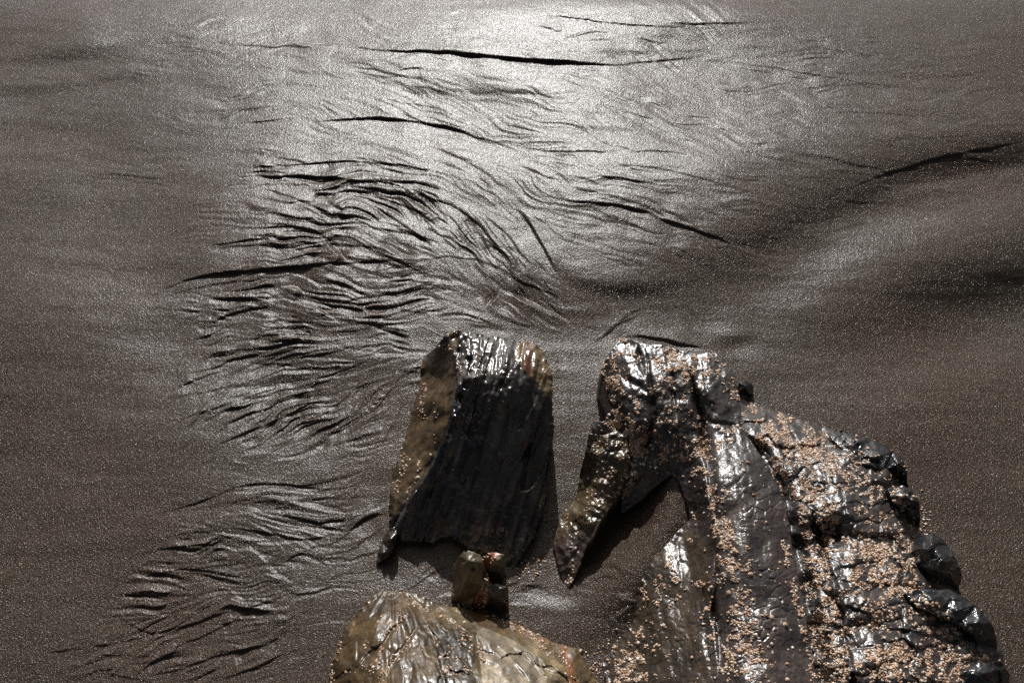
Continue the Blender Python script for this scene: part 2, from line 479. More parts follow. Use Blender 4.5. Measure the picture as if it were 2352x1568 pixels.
    # --- lips that face away from the viewer, towards the sun
    Ls = [
        ([(855, 558), (890, 566), (920, 585), (965, 592)], 9, 1.1, 3),
        ([(740, 548), (765, 570), (800, 604)], 8, 1.0, 3),
        ([(1150, 664), (1200, 686), (1250, 712), (1312, 742)], 12, 1.2, 2.5),
        ([(1112, 708), (1130, 692), (1150, 668)], 8, 0.8, 3),
        ([(400, 267), (450, 281), (545, 286)], 6, 0.2, 5),
        ([(600, 765), (650, 760), (710, 764)], 8, 1.0, 3),
        ([(655, 690), (720, 705), (780, 740)], 8, 1.0, 3),
        ([(640, 660), (680, 662), (700, 678)], 8, 0.9, 3),
        ([(660, 935), (700, 920), (755, 910)], 8, 0.8, 3),
        ([(800, 695), (850, 715), (890, 718)], 7, 0.9, 3),
        ([(860, 650), (950, 640), (1060, 655)], 6, 0.7, 4),
        ([(520, 1345), (545, 1365), (560, 1380)], 6, 0.5, 3),
        ([(600, 1312), (640, 1325), (680, 1340)], 6, 0.5, 3),
        ([(1160, 1390), (1240, 1375), (1300, 1385), (1380, 1350)], 30, 0.30, 1.5),
        ([(1340, 1475), (1400, 1485), (1470, 1465)], 30, 0.30, 1.5),
        ([(1240, 815), (1275, 838), (1310, 848)], 5, 0.25, 3),
    ]
    for p, wd, s, k in Ls:
        step(p, wd, -s, k, wob=2.0)
    # --- rills: many short runs that follow the drainage
    flow = np.array([  # px, py, dx, dy
        (620, 370, 1, .10), (600, 450, 1, .02), (800, 430, 1, .12), (960, 470, 1, .5), (1080, 540, .8, .85), (1180, 600, .6, .9), (1130, 480, .75, .8),
        (560, 520, 1, -.02), (700, 520, 1, .15), (840, 530, 1, .55), (500, 580, 1, -.15), (430, 650, 1, -.4), (600, 600, 1, -.12), (760, 590, 1, .25),
        (450, 720, 1, -.35), (560, 680, 1, .0), (700, 690, 1, .35), (850, 660, 1, .05), (950, 690, 1, -.05), (600, 780, 1, -.2), (480, 840, 1, -.4), (700, 830, 1, -.15),
        (850, 800, 1, -.35), (500, 930, 1, -.4), (700, 920, 1, -.4), (850, 930, .8, -.6), (560, 1020, 1, -.35), (760, 1020, 1, -.4), (600, 1080, 1, -.22),
        (420, 1240, 1, -.2), (560, 1210, 1, .18), (700, 1220, 1, .25), (840, 1200, 1, -.5), (350, 1320, 1, -.15), (500, 1310, 1, .02), (650, 1310, 1, .35), (300, 1420, 1, -.05),
        (450, 1420, 1, -.25), (600, 1380, 1, -.25), (250, 1500, 1, -.15), (420, 1500, 1, -.28), (600, 1490, 1, -.32), (700, 1420, 1, -.35), (300, 1560, 1, -.2),
        (1000, 250, 1, .3), (1200, 330, 1, .25), (1400, 420, 1, .28), (1600, 520, 1, .5), (1500, 330, 1, .32), (1700, 380, 1, .35), (1750, 200, 1, .2), (1950, 260, 1, .15),
        (2200, 190, 1, -.1), (2250, 280, 1, .1), (2050, 330, 1, .2), (1850, 440, 1, .25), (1200, 100, 1, .1), (700, 120, 1, .05), (300, 180, 1, -.1), (1450, 560, 1, .35),
        (1900, 570, 1, -.25), (2150, 520, 1, -.25), (200, 600, 1, 0), (200, 1000, 1, 0)], float)
    fd = flow[:, 2:] / np.hypot(flow[:, 2], flow[:, 3])[:, None]
    def direction(x, y):
        w2 = 1.0 / ((flow[:, 0] - x) ** 2 + (flow[:, 1] - y) ** 2 + 900.0) ** 1.3
        v = (fd * w2[:, None]).sum(0)
        return v / np.hypot(*v)
    def drainage():
        """fine streaks drawn out along the drainage, as an array over the patch"""
        st = 2.0
        ux = np.arange(-160, 2516, st); uy = np.arange(-140, 1722, st)
        kx = np.linspace(-160, 2516, 68); ky = np.linspace(-140, 1722, 48)
        D = np.array([[direction(x, y) for x in kx] for y in ky])
        def up(a):
            b = np.stack([np.interp(ux, kx, r) for r in a])
            return np.stack([np.interp(uy, ky, c) for c in b.T], 1)
        dx, dy = up(D[..., 0]), up(D[..., 1])
        UX, UY = np.meshgrid(ux, uy)
        a = 0.85 * fbm(UX / 80, UY / 70, 401, 2) + 0.6 * noise(UX / 30, UY / 26, 405)
        dx, dy = dx * np.cos(a) - dy * np.sin(a), dx * np.sin(a) + dy * np.cos(a)
        out = []
        for cell, ln, sd in ((2.6, 22, 411), (5.0, 26, 412), (10.0, 30, 413)):
            N = noise(UX / cell, UY / cell, sd)
            acc = N.copy(); wsum = 1.0
            for sg in (1, -1):
                x = UX.copy(); y = UY.copy()
                for q in range(ln):
                    i = np.clip(((x + 160) / st).astype(int), 0, len(ux) - 1); j = np.clip(((y + 140) / st).astype(int), 0, len(uy) - 1)
                    x += sg * dx[j, i] * st * 1.6; y += sg * dy[j, i] * st * 1.6
                    i = np.clip(((x + 160) / st + .5).astype(int), 0, len(ux) - 1); j = np.clip(((y + 140) / st + .5).astype(int), 0, len(uy) - 1)
                    wq = 1 - q / ln
                    acc += wq * N[j, i]; wsum += wq
            acc /= acc.std() + 1e-9
            out.append(acc)
        def sample(F):
            fx = (X + 160) / st; fy = (Y + 140) / st
            i = np.clip(fx.astype(int), 0, len(ux) - 2); j = np.clip(fy.astype(int), 0, len(uy) - 2)
            tx = np.clip(fx - i, 0, 1); ty = np.clip(fy - j, 0, 1)
            return (F[j, i] * (1 - tx) + F[j, i + 1] * tx) * (1 - ty) + (F[j + 1, i] * (1 - tx) + F[j + 1, i + 1] * tx) * ty
        return [sample(F) for F in out]
    def soft_zone(poly, r):
        """1 inside, fading over about r marks, with an uneven border"""
        P = np.array(poly, float)
        wx = X + r * 1.2 * fbm(X / 60, Y / 60, 421, 3); wy = Y + r * 1.2 * fbm(X / 60, Y / 60, 425, 3)
        m = poly_mask(wx, wy, P)
        d = np.full(X.shape, 1e9)
        Q = np.vstack([P[i] + (P[(i + 1) % len(P)] - P[i]) * t for i in range(len(P)) for t in np.linspace(0, 1, 12, endpoint=False)])
        for x, y in Q:
            d = np.minimum(d, (wx - x) ** 2 + (wy - y) ** 2)
        return np.where(m, smooth01(np.sqrt(d) / r), 0)
    def inside(x, y, poly):
        c = False
        for i in range(len(poly)):
            x1, y1 = poly[i]; x2, y2 = poly[i - 1]
            if (y1 > y) != (y2 > y) and x < (x2 - x1) * (y - y1) / (y2 - y1) + x1:
                c = not c
        return c
    def rills(poly, n, ln, wd, sl, spread, k=3.5, lit=0.38):
        xs = [p[0] for p in poly]; ys = [p[1] for p in poly]
        c = 0
        while c < n:
            x, y = random.uniform(min(xs), max(xs)), random.uniform(min(ys), max(ys))
            if not inside(x, y, poly): continue
            c += 1
            L = random.uniform(*ln); dev = random.gauss(0, spread)
            p = [(x, y)]; bend = random.gauss(0, spread * 0.5)
            m = max(3, int(L / 22))
            for q in range(m):
                v = direction(x, y)
                a = math.atan2(v[1], v[0]) + dev + bend * (q / m - 0.5) + random.gauss(0, 0.12)
                x += 22 * math.cos(a); y += 22 * math.sin(a)
                p.append((x, y))
            s = (sl[0] + (sl[1] - sl[0]) * random.random() ** 2) * (-1.0 if random.random() < lit else 1)
            step(p, random.uniform(*wd), s, k, wob=3.0, taper=(0.35, 0.4))
    A1 = [(600, 345), (900, 365), (1000, 420), (1140, 500), (1240, 640), (1180, 650), (1000, 560), (860, 600), (600, 612), (460, 575), (560, 500), (560, 420)]
    A2 = [(360, 690), (600, 630), (960, 610), (1080, 690), (980, 740), (960, 800), (900, 1000), (820, 1060), (520, 1060), (400, 980), (420, 880), (460, 760)]
    B1 = [(470, 1150), (620, 1120), (860, 1110), (880, 1170), (800, 1240), (700, 1330), (660, 1440), (700, 1500), (560, 1568), (110, 1568), (200, 1440), (300, 1290)]
    C1 = [(1500, 160), (2352, 130), (2352, 300), (2100, 370), (1900, 460), (1740, 570), (1500, 540), (1250, 440), (1200, 350), (1300, 250)]
    FLOW = [(380, -60), (1500, -80), (2400, 20), (2480, 300), (2160, 420), (1900, 460), (1720, 590), (1450, 640), (1250, 700), (1000, 760), (920, 1080), (860, 1250), (700, 1560), (100, 1600), (300, 1250), (420, 1000), (300, 690), (380, 400), (330, 200)]
    rills(A1, 130, (60, 260), (2.6, 5.5), (0.10, 0.36), 0.14, 3)
    rills(A2, 150, (60, 260), (2.6, 6), (0.10, 0.36), 0.18, 3, 0.5)
    rills(B1, 130, (60, 280), (3, 7), (0.10, 0.36), 0.18, 3, 0.5)
    rills(C1, 90, (90, 320), (4, 6), (0.06, 0.18), 0.05, 5)
    rills([(400, 60), (1500, 40), (1500, 300), (700, 260), (500, 180)], 40, (90, 260), (4, 6), (0.05, 0.18), 0.06, 5)
    rills([(900, 280), (1250, 350), (1500, 440), (1700, 560), (1450, 620), (1280, 560), (1150, 460), (900, 370)], 80, (60, 220), (4, 6), (0.08, 0.28), 0.06, 4)
    rills([(900, 1300), (1280, 1340), (1440, 1350), (1440, 1440), (1300, 1430), (1000, 1380)], 25, (40, 90), (5, 9), (0.15, 0.4), 0.5, 3)
    rills([(860, 620), (1100, 605), (1300, 700), (1200, 720), (980, 740)], 30, (50, 160), (4, 6), (0.12, 0.3), 0.1, 4)
    rills([(-100, 0), (700, 0), (600, 300), (380, 600), (200, 1100), (-100, 1100)], 25, (90, 260), (5, 8), (0.03, 0.08), 0.1, 5)
    f1, f2, f3 = drainage()
    zn = np.maximum.reduce([soft_zone(A1, 45), soft_zone(A2, 60), soft_zone(B1, 60)])
    zf = soft_zone(FLOW, 230)
    mm = np.array([mpp(y) for y in Y[:, 0]])[:, None] * 1.0
    patch = 0.22 + 1.35 * smooth01(0.5 + 1.7 * fbm(X / 95, Y / 60, 431, 3))
    g.Z += mm * zn * patch * (0.22 * f1 + 0.50 * f2 + 0.85 * np.where(f3 > 0, f3, 1.4 * f3))
    g.Z += mm * zf * (1 - zn) * patch * (0.08 * f1 + 0.10 * f2 + 0.14 * f3)
    g.Z += mm * 0.04 * (f1 + f2)
    # --- soft unevenness (in metres over the ground)
    gx, gy, _ = place(X, Y, 0.0)
    g.Z += 0.020 * fbm(gx / 0.55, gy / 0.45, 3, 2) + 0.0022 * fbm(gx / 0.30 + gy / 0.5, gy / 0.075, 9, 3) + 0.0008 * fbm(gx / 0.08, gy / 0.05, 10, 2)
    # sand heaped between the fin and the long ridge
    ax = np.array([(1575, 1040), (1562, 1095), (1545, 1200), (1500, 1300), (1460, 1380), (1440, 1430), (1430, 1500)], float)
    tz = np.array([.086, .081, .072, .054, .031, .015, 0.0])
    hy = np.interp(Y, ax[:, 1], tz, left=0.0) * smooth01((Y - 1000) / 60)
    hx = np.interp(Y, ax[:, 1], ax[:, 0])
    g.Z += hy * np.where(X < hx, np.exp(-((X - hx) / (75 + 45 * smooth01((Y - 1150) / 200))) ** 2), np.exp(-((X - hx) / 160) ** 2))
    # the upper beach climbs gently to one side
    tf = smooth01((760 - Y) / 520)
    g.Z += (0.034 * np.tanh((gx + 0.05) / 0.40) + 0.017) * tf * smooth01((Y + 140) / 160)
    g.Z += 0.055 * 0.8 * np.tanh((gy - 0.95) / 0.8) * smooth01((Y + 140) / 200)      # the beach dips towards the rocks
    # --- lines beyond the surveyed patch: the same sheet runs on to the horizon
    up = H / 2 - F * math.tan(R_(PITCH))
    ty = up + 16 + (-140 - up - 16) * (np.linspace(0, 1, 46)[:-1] ** 2.2)
    yy = np.r_[ty, cy, np.linspace(cy[-1], 2600, 22)[1:]]
    xx = np.r_[-160 - np.geomspace(2640, 12, 30), cx, cx[-1] + np.geomspace(12, 2640, 30)]
    Z = np.zeros((len(yy), len(xx)))
    j0 = len(ty); i0 = 30
    Z[j0:j0 + len(cy), i0:i0 + len(cx)] = g.Z
    Z[:j0, i0:i0 + len(cx)] = g.Z[0] * np.linspace(0, 1, j0)[:, None] ** 2
    Z[j0 + len(cy):, i0:i0 + len(cx)] = g.Z[-1] * np.linspace(1, 0, len(yy) - j0 - len(cy))[:, None]
    Z[:, :i0] = Z[:, i0:i0 + 1] * np.exp(-((xx[:i0] + 160) / 500.0) ** 2)[None]
    Z[:, i0 + len(cx):] = Z[:, i0 + len(cx) - 1:i0 + len(cx)] * np.exp(-((xx[i0 + len(cx):] - cx[-1]) / 500.0) ** 2)[None]
    GX, GY, _ = place(*np.meshgrid(xx, yy), Z)
    n, m = Z.shape
    idx = np.arange(n * m).reshape(n, m)
    q = np.stack([idx[1:, :-1], idx[1:, 1:], idx[:-1, 1:], idx[:-1, :-1]], -1).reshape(-1, 4)
    o = mesh_from('sand', np.stack([GX.ravel(), GY.ravel(), Z.ravel()], 1), q, SAND)
    tag(o, kind='structure')
    o['label'] = 'dark wet rippled beach sand glinting under a low sun'
    return g

SANDG = build_sand()
def sand_z(px, py):
    i = np.clip(np.searchsorted(SANDG.xs, px), 0, len(SANDG.xs) - 1); j = np.clip(np.searchsorted(SANDG.ys, py), 0, len(SANDG.ys) - 1)
    return SANDG.Z[j, i]

# ------------------------------------------------------------------ rocks: surveyed surfaces
def relief(name, outline, inner, mat, parent=None, step=2.6, soft=2, detail=None, tint=None, strokes=(), back=0.15, rough_edge=2.0):
    """outline: closed list of (px, py, z); inner: marks (px, py, z). Builds a solid that stands on the sand."""
    o3 = np.array(outline, float)
    dens = []
    for i in range(len(o3)):
        a, b, c, d = o3[i - 1], o3[i], o3[(i + 1) % len(o3)], o3[(i + 2) % len(o3)]
        n = max(1, int(np.hypot(*(c - b)[:2]) / 6))
        for t in np.linspace(0, 1, n, endpoint=False):
            cr = 0.5 * ((2 * b) + (c - a) * t + (2 * a - 5 * b + 4 * c - d) * t * t + (3 * b - a - 3 * c + d) * t ** 3)
            ln = b + (c - b) * t
            dens.append(0.25 * cr + 0.75 * ln)
    P = np.array(dens)
    P[:, 0] += rough_edge * 2 * fbm(P[:, 0] / 22, P[:, 1] / 22, 41, 3)
    P[:, 1] += rough_edge * 2 * fbm(P[:, 0] / 22, P[:, 1] / 22, 57, 3)
    pad = 3 * step
    xs = np.arange(P[:, 0].min() - pad, P[:, 0].max() + pad, step); ys = np.arange(P[:, 1].min() - pad, P[:, 1].max() + pad, step)
    g = Raster(xs, ys)
    X, Y = g.X, g.Y
    # piecewise planes through the marks
    pts = [(p[0], p[1]) for p in P[::2]] + [(p[0], p[1]) for p in inner]
    zz = [p[2] for p in P[::2]] + [p[2] for p in inner]
    vs, es, fs, ov, oe, of = delaunay_2d_cdt([Vector(p) for p in pts], [], [], 0, 1e-4)
    vz = [zz[ids[0]] if ids else 0.0 for ids in ov]
    Zb = np.full(X.shape, np.nan)
    for f in fs:
        (x0, y0), (x1, y1), (x2, y2) = (vs[i] for i in f)
        z0, z1, z2 = (vz[i] for i in f)
        i0, i1 = np.searchsorted(xs, [min(x0, x1, x2) - 1e-6, max(x0, x1, x2) + 1e-6]); j0, j1 = np.searchsorted(ys, [min(y0, y1, y2) - 1e-6, max(y0, y1, y2) + 1e-6])
        if i1 <= i0 or j1 <= j0: continue
        dn = (y1 - y2) * (x0 - x2) + (x2 - x1) * (y0 - y2)
        if abs(dn) < 1e-9: continue
        xx = X[j0:j1, i0:i1]; yy = Y[j0:j1, i0:i1]
        a = ((y1 - y2) * (xx - x2) + (x2 - x1) * (yy - y2)) / dn
        b = ((y2 - y0) * (xx - x2) + (x0 - x2) * (yy - y2)) / dn
        c = 1 - a - b
        m = (a >= -1e-6) & (b >= -1e-6) & (c >= -1e-6)
        Zb[j0:j1, i0:i1][m] = (a * z0 + b * z1 + c * z2)[m]
    cxm = (X[:-1, :-1] + X[1:, 1:]) / 2; cym = (Y[:-1, :-1] + Y[1:, 1:]) / 2
    cell = poly_mask(cxm, cym, P[:, :2])
    used = np.zeros(X.shape, bool)
    used[:-1, :-1] |= cell; used[1:, :-1] |= cell; used[:-1, 1:] |= cell; used[1:, 1:] |= cell
    full = np.zeros(X.shape, int)
    pc = np.pad(cell, 1)
    full = pc[:-1, :-1].astype(int) + pc[1:, :-1] + pc[:-1, 1:] + pc[1:, 1:]
    rim = used & (full < 4)
    # rim vertices slide onto the outline
    rj, ri = np.nonzero(rim)
    rx, ry = X[rj, ri].copy(), Y[rj, ri].copy()
    A = P[:, :2]; B = np.roll(A, -1, 0); D = B - A; L2 = (D ** 2).sum(1) + 1e-9
    t = np.clip(((rx[:, None] - A[:, 0]) * D[:, 0] + (ry[:, None] - A[:, 1]) * D[:, 1]) / L2, 0, 1)
    qx = A[:, 0] + t * D[:, 0]; qy = A[:, 1] + t * D[:, 1]
    best = ((qx - rx[:, None]) ** 2 + (qy - ry[:, None]) ** 2).argmin(1)
    ar = np.arange(len(rx))
    X = X.copy(); Y = Y.copy()
    X[rj, ri] = qx[ar, best]; Y[rj, ri] = qy[ar, best]
    zr = P[best, 2] + t[ar, best] * (np.roll(P[:, 2], -1)[best] - P[best, 2])
    Zb[rj, ri] = zr
    bad = np.isnan(Zb)
    Zb[bad] = 0
    Zs = blur(Zb, used & ~bad, soft)
    # distance to rim for fading
    dist = np.full(X.shape, 1e9)
    for a, b in zip(P[::3, 0], P[::3, 1]):
        dist = np.minimum(dist, (X - a) ** 2 + (Y - b) ** 2)
    dist = np.sqrt(dist)
    k = smooth01(dist / (soft * step * 2.0 + 1e-6))
    Z = Zb * (1 - k) + Zs * k
    g.Z[:] = 0
    for sp in strokes:
        g.stamp(*sp[0], **sp[1])
    dz = g.Z.copy()
    if detail is not None:
        dz += detail(X, Y)
    Z = Z + dz * (0.25 + 0.75 * smooth01(dist / 14.0))
    ids = np.full(X.shape, -1)
    uj, ui = np.nonzero(used)
    ids[uj, ui] = np.arange(len(uj))
    px, py, z = X[uj, ui], Y[uj, ui], Z[uj, ui]
    vx, vy, vz2 = place(px, py, z)
    V = np.stack([vx, vy, vz2], 1)
    cj, ci = np.nonzero(cell)
    quads = np.stack([ids[cj + 1, ci], ids[cj + 1, ci + 1], ids[cj, ci + 1], ids[cj, ci]], 1)
    # border edges, oriented along their cell
    e = np.concatenate([quads[:, [0, 1]], quads[:, [1, 2]], quads[:, [2, 3]], quads[:, [3, 0]]])
    key = e[:, 0].astype(np.int64) * 10000000 + e[:, 1]
    rev = e[:, 1].astype(np.int64) * 10000000 + e[:, 0]
    be = e[~np.isin(key, rev)]
    bv = np.unique(be)
    mp = np.full(len(V), -1); mp[bv] = np.arange(len(bv))
    n0 = len(V)
    bz = np.maximum(V[bv, 2], 0)
    r1 = V[bv] + np.stack([0 * bz, back * bz, -0.45 * bz - 0.004], 1)
    r2 = V[bv] + np.stack([0 * bz, back * 1.6 * bz, 0 * bz], 1); r2[:, 2] = -0.09
    V2 = np.vstack([V, r1, r2])
    m = len(bv)
    a, b = be[:, 0], be[:, 1]
    s1 = np.stack([b, a, n0 + mp[a], n0 + mp[b]], 1)
    s2 = np.stack([n0 + mp[b], n0 + mp[a], n0 + m + mp[a], n0 + m + mp[b]], 1)
    tc = None
    if tint is not None:
        t0 = tint(px, py)
        tc = np.vstack([t0, t0[bv], t0[bv]])
    o = mesh_from(name, V2, np.vstack([quads, s1, s2]), mat, parent, tc)
    o.data.update()
    # normals for planting shells
    ex = V[quads[:, 1]] - V[quads[:, 0]]; ey = V[quads[:, 3]] - V[quads[:, 0]]
    fn = np.cross(ex, ey)
    nn = np.zeros_like(V)
    for c in range(4):
        np.add.at(nn, quads[:, c], fn)
    nn /= np.linalg.norm(nn, axis=1)[:, None] + 1e-12
    return o, dict(px=px, py=py, V=V, N=nn)

def lerp3(a, b, t):
    return np.asarray(a)[None] * (1 - t[:, None]) + np.asarray(b)[None] * t[:, None]

def in_poly(px, py, poly, feather=0):
    return poly_mask(px, py, np.array(poly, float)).astype(float)

# ------------------------------------------------------------------ shells
def shell_mesh(k):
    """a low volcano-shaped barnacle, radius 1, base at z=0"""
    r = random.Random(k)
    n = 6
    prof = [(1.0, -0.25), (0.92, 0.25), (0.62, 0.68), (0.30, 0.80)]
    v = []; f4 = []; f3 = []
    for q, (rad, z) in enumerate(prof):
        for i in range(n):
            a = 2 * math.pi * (i + 0.5 * (q % 2)) / n
            rr = rad * (1 + r.uniform(-0.26, 0.22))
            v.append((rr * math.cos(a), rr * math.sin(a), z + r.uniform(-.05, .05)))
    v.append((0, 0, 0.66))
    for q in range(3):
        for i in range(n):
            j = (i + 1) % n
            f4.append((q * n + i, q * n + j, (q + 1) * n + j, (q + 1) * n + i))
    for i in range(n):
        f3.append((3 * n + i, 3 * n + (i + 1) % n, 4 * n))
    return np.array(v), np.array(f4), np.array(f3)

SHELLS = [shell_mesh(k) for k in range(5)]
SHELL_DATA = []
for k, (v, f4, f3) in enumerate(SHELLS):
    o = mesh_from('barnacle', v * 1.0, [f4, f3], SHELL, None, np.full((len(v), 3), 0.17 * k))
    SHELL_DATA.append(o.data)
    bpy.data.objects.remove(o)

def frame(nrm, ang):
    z = nrm
    x = np.cross(np.tile([0.0, 1.0, 0.0], (len(z), 1)), z); x /= np.linalg.norm(x, axis=1)[:, None] + 1e-9
    y = np.cross(z, x)
    c, s = np.cos(ang)[:, None], np.sin(ang)[:, None]
    return x * c + y * s, y * c - x * s, z

def scatter(surf, dens, count, rad, parent, singles=0, seed=0, name='barnacles', gap=0.5):
    """dens(px, py) -> 0..1; shells grow on the surface; the largest as parts of their own, the others joined."""
    r = np.random.default_rng(seed)
    p = np.clip(dens(surf['px'], surf['py']), 0, None)
    if p.sum() <= 0: return
    pick = r.choice(len(p), size=min(count * 3, int((p > 0).sum())), replace=False, p=p / p.sum())
    P = surf['V'][pick]; N = surf['N'][pick]
    radii = r.gamma(1.5, 1 / 1.5, len(pick)) * (rad[1] - rad[0]) * 0.42 + rad[0]
    radii = np.clip(radii, rad[0], rad[1] * 1.5)
    keep = []; grid = {}
    cs = rad[1] * 1.5
    for i in range(len(pick)):
        kx = tuple((P[i] // cs).astype(int)); ok = True
        for dx in (-1, 0, 1):
            for dy in (-1, 0, 1):
                for dz in (-1, 0, 1):
                    for j in grid.get((kx[0] + dx, kx[1] + dy, kx[2] + dz), ()):
                        if ((P[i] - P[j]) ** 2).sum() < (gap * (radii[i] + radii[j])) ** 2:
                            ok = False; break
                    if not ok: break
                if not ok: break
            if not ok: break
        if ok:
            keep.append(i); grid.setdefault(kx, []).append(i)
            if len(keep) >= count: break
    keep = np.array(keep)
    keep = keep[np.argsort(-radii[keep])]
    P, N, radii = P[keep], N[keep], radii[keep]
    N = N + r.normal(0, 0.22, N.shape); N /= np.linalg.norm(N, axis=1)[:, None]
    ang = r.uniform(0, 6.28, len(P)); hgt = r.uniform(0.5, 1.15, len(P))
    ax, ay, az = frame(N, ang)
    for i in range(min(singles, len(P))):
        o = bpy.data.objects.new('barnacle', SHELL_DATA[i % 5])
        COL.objects.link(o)
        M = Matrix.Identity(4)
        for c in range(3):
            M[c][0] = ax[i, c] * radii[i]; M[c][1] = ay[i, c] * radii[i]; M[c][2] = az[i, c] * radii[i] * hgt[i]; M[c][3] = P[i, c]
        if parent is not None:
            o.parent = parent
            o.matrix_parent_inverse = parent.matrix_basis.inverted() if parent.type == 'EMPTY' else Matrix.Identity(4)
        o.matrix_basis = M
    if len(P) > singles:
        V = []; Q = []; T = []; C = []; off = 0
        for i in range(singles, len(P)):
            v, f4, f3 = SHELLS[i % 5]
            V.append(P[i] + (v[:, :1] * ax[i] + v[:, 1:2] * ay[i] + v[:, 2:] * az[i] * hgt[i]) * radii[i])
            Q.append(f4 + off); T.append(f3 + off); off += len(v)
            C.append(np.full((len(v), 3), r.uniform()))
        o = mesh_from(name, np.vstack(V), [np.vstack(Q), np.vstack(T)], SHELL, parent, np.vstack(C))
        if parent is not None and parent.type == 'EMPTY':
            o.matrix_parent_inverse = parent.matrix_basis.inverted()
        o['kind'] = 'stuff'
        return o

def empty(name, px, py):
    e = bpy.data.objects.new(name, None)
    COL.objects.link(e)
    x, y, _ = place(px, py, 0.0)
    e.location = (float(x), float(y), 0.0)
    e.empty_display_size = 0.05
    return e

def under(o, e):
    o.parent = e
    o.matrix_parent_inverse = e.matrix_basis.inverted()

def blobs(lst):
    def d(px, py):
        r = np.zeros(px.shape)
        for b in lst:
            x, y, rx, ry, a, s = b
            c, sn = math.cos(R_(a)), math.sin(R_(a))
            u = ((px - x) * c + (py - y) * sn) / rx; v = (-(px - x) * sn + (py - y) * c) / ry
            r = np.maximum(r, s * np.clip(1.3 - (u * u + v * v) ** 0.5 * 1.0, 0, 1))
        return r
    return d

def lines(lst):
    def d(px, py):
        r = np.zeros(px.shape)
        for pts, wd, s in lst:
            p = catmull(pts, 6)
            m = (px > p[:, 0].min() - wd * 3) & (px < p[:, 0].max() + wd * 3) & (py > p[:, 1].min() - wd * 3) & (py < p[:, 1].max() + wd * 3)
            ix = np.nonzero(m)[0]
            if not len(ix): continue
            dd = np.full(len(ix), 1e9)
            for a, b in p:
                dd = np.minimum(dd, (px[ix] - a) ** 2 + (py[ix] - b) ** 2)
            r[ix] = np.maximum(r[ix], s * np.exp(-dd / wd ** 2))
        return np.where(r < 0.2, 0, r)
    return d

def both(*fs):
    return lambda px, py: np.maximum.reduce([f(px, py) for f in fs])

# ------------------------------------------------------------------ the black boulder
def slab_detail(X, Y):
    u = X + 0.30 * (Y - 800) + 16 * fbm(X / 90, Y / 160, 3, 3)
    flank = poly_mask(X, Y, np.array([(1058, 755), (1043, 822), (1051, 880), (1035, 964), (1012, 1022), (981, 1087), (943, 1141), (905, 1210), (850, 1250), (850, 900), (950, 750)]))
    d = (0.0012 + 0.0035 * np.clip((960 - Y) / 120, 0, 1)) * fbm(u / 26, Y / 420, 5, 4, 0.55) + 0.008 * fbm(X / 55, Y / 70, 6, 4) + 0.0012 * fbm(X / 9, Y / 14, 8, 2)
    lump = smooth01((1040 - Y) / 120) * smooth01((1215 - X) / 60)
    d += lump * ((0.0032 + 0.0045 * smooth01((1120 - X) / 50)) * fbm(X / 12, Y / 15, 23, 3) + 0.006 * fbm(X / 34, Y / 40, 24, 2))
    # a few split planes
    d += 0.004 * np.floor(3.0 * (fbm(u / 60, Y / 300, 12, 2) + 0.5))
    top = np.clip((900 - Y) / 90, 0, 1)
    d += top * 0.006 * fbm((X + 0.1 * Y) / 8, Y / 60, 21, 2)
    f = 0.016 * fbm(X / 40 + Y / 80, Y / 55, 31, 3, 0.5) + 0.0015 * fbm(X / 9, Y / 9, 33, 2)
    return np.where(flank, f, d)

def slab_tint(px, py):
    black = (0.046, 0.041, 0.036)
    c = np.tile(black, (len(px), 1))
    n = fbm(px / 30, py / 40, 71, 3)
    u = px + 0.30 * (py - 800)
    st = fbm(u / 9, py / 200, 72, 3)
    c = lerp3(black, (0.034, 0.034, 0.036), np.zeros(1)).repeat(len(px), 0) * ((1 + 1.9 * np.clip(st, -.45, 1)) * (1 + 0.9 * np.clip(n, -.6, .6)))[:, None]
    fl = in_poly(px, py, [(1058, 755), (1040, 822), (1046, 880), (1030, 964), (1008, 1022), (977, 1087), (938, 1141), (900, 1210), (850, 1250), (850, 900), (950, 750)])
    br = lerp3((0.050, 0.034, 0.020), (0.100, 0.070, 0.040), np.clip(n + 0.5, 0, 1)) * (1 + 0.5 * fbm(px / 8, py / 12, 74, 2))[:, None]
    br = np.where((n < -0.25)[:, None], br * 0.55, br)
    c = np.where(fl[:, None] > 0, br, c)
    tr = in_poly(px, py, [(1192, 770), (1180, 815), (1205, 850), (1235, 880), (1262, 915), (1290, 900), (1290, 790)])
    tan = lerp3((0.13, 0.088, 0.045), (0.21, 0.155, 0.09), np.clip(fbm(px / 10, py / 60, 75, 2) + .5, 0, 1))
    red = (np.abs(px - (1212 + 0.02 * (py - 800)) + 5 * fbm(py / 20, px * 0, 76, 2)) < 6)
    tan = np.where(red[:, None], np.array([[0.10, 0.030, 0.018]]), tan)
    c = np.where(tr[:, None] > 0, tan, c)
    vein = np.minimum(np.abs(py - (1165 + 0.12 * (px - 1080) + 14 * fbm(px / 30, py * 0, 77, 3))), 9) / 9
    mv = (px > 1050) & (px < 1180) & (vein < 0.12)
    c = np.where(mv[:, None], np.array([[0.10, 0.095, 0.085]]), c)
    return np.clip(c, 0.004, 0.6)

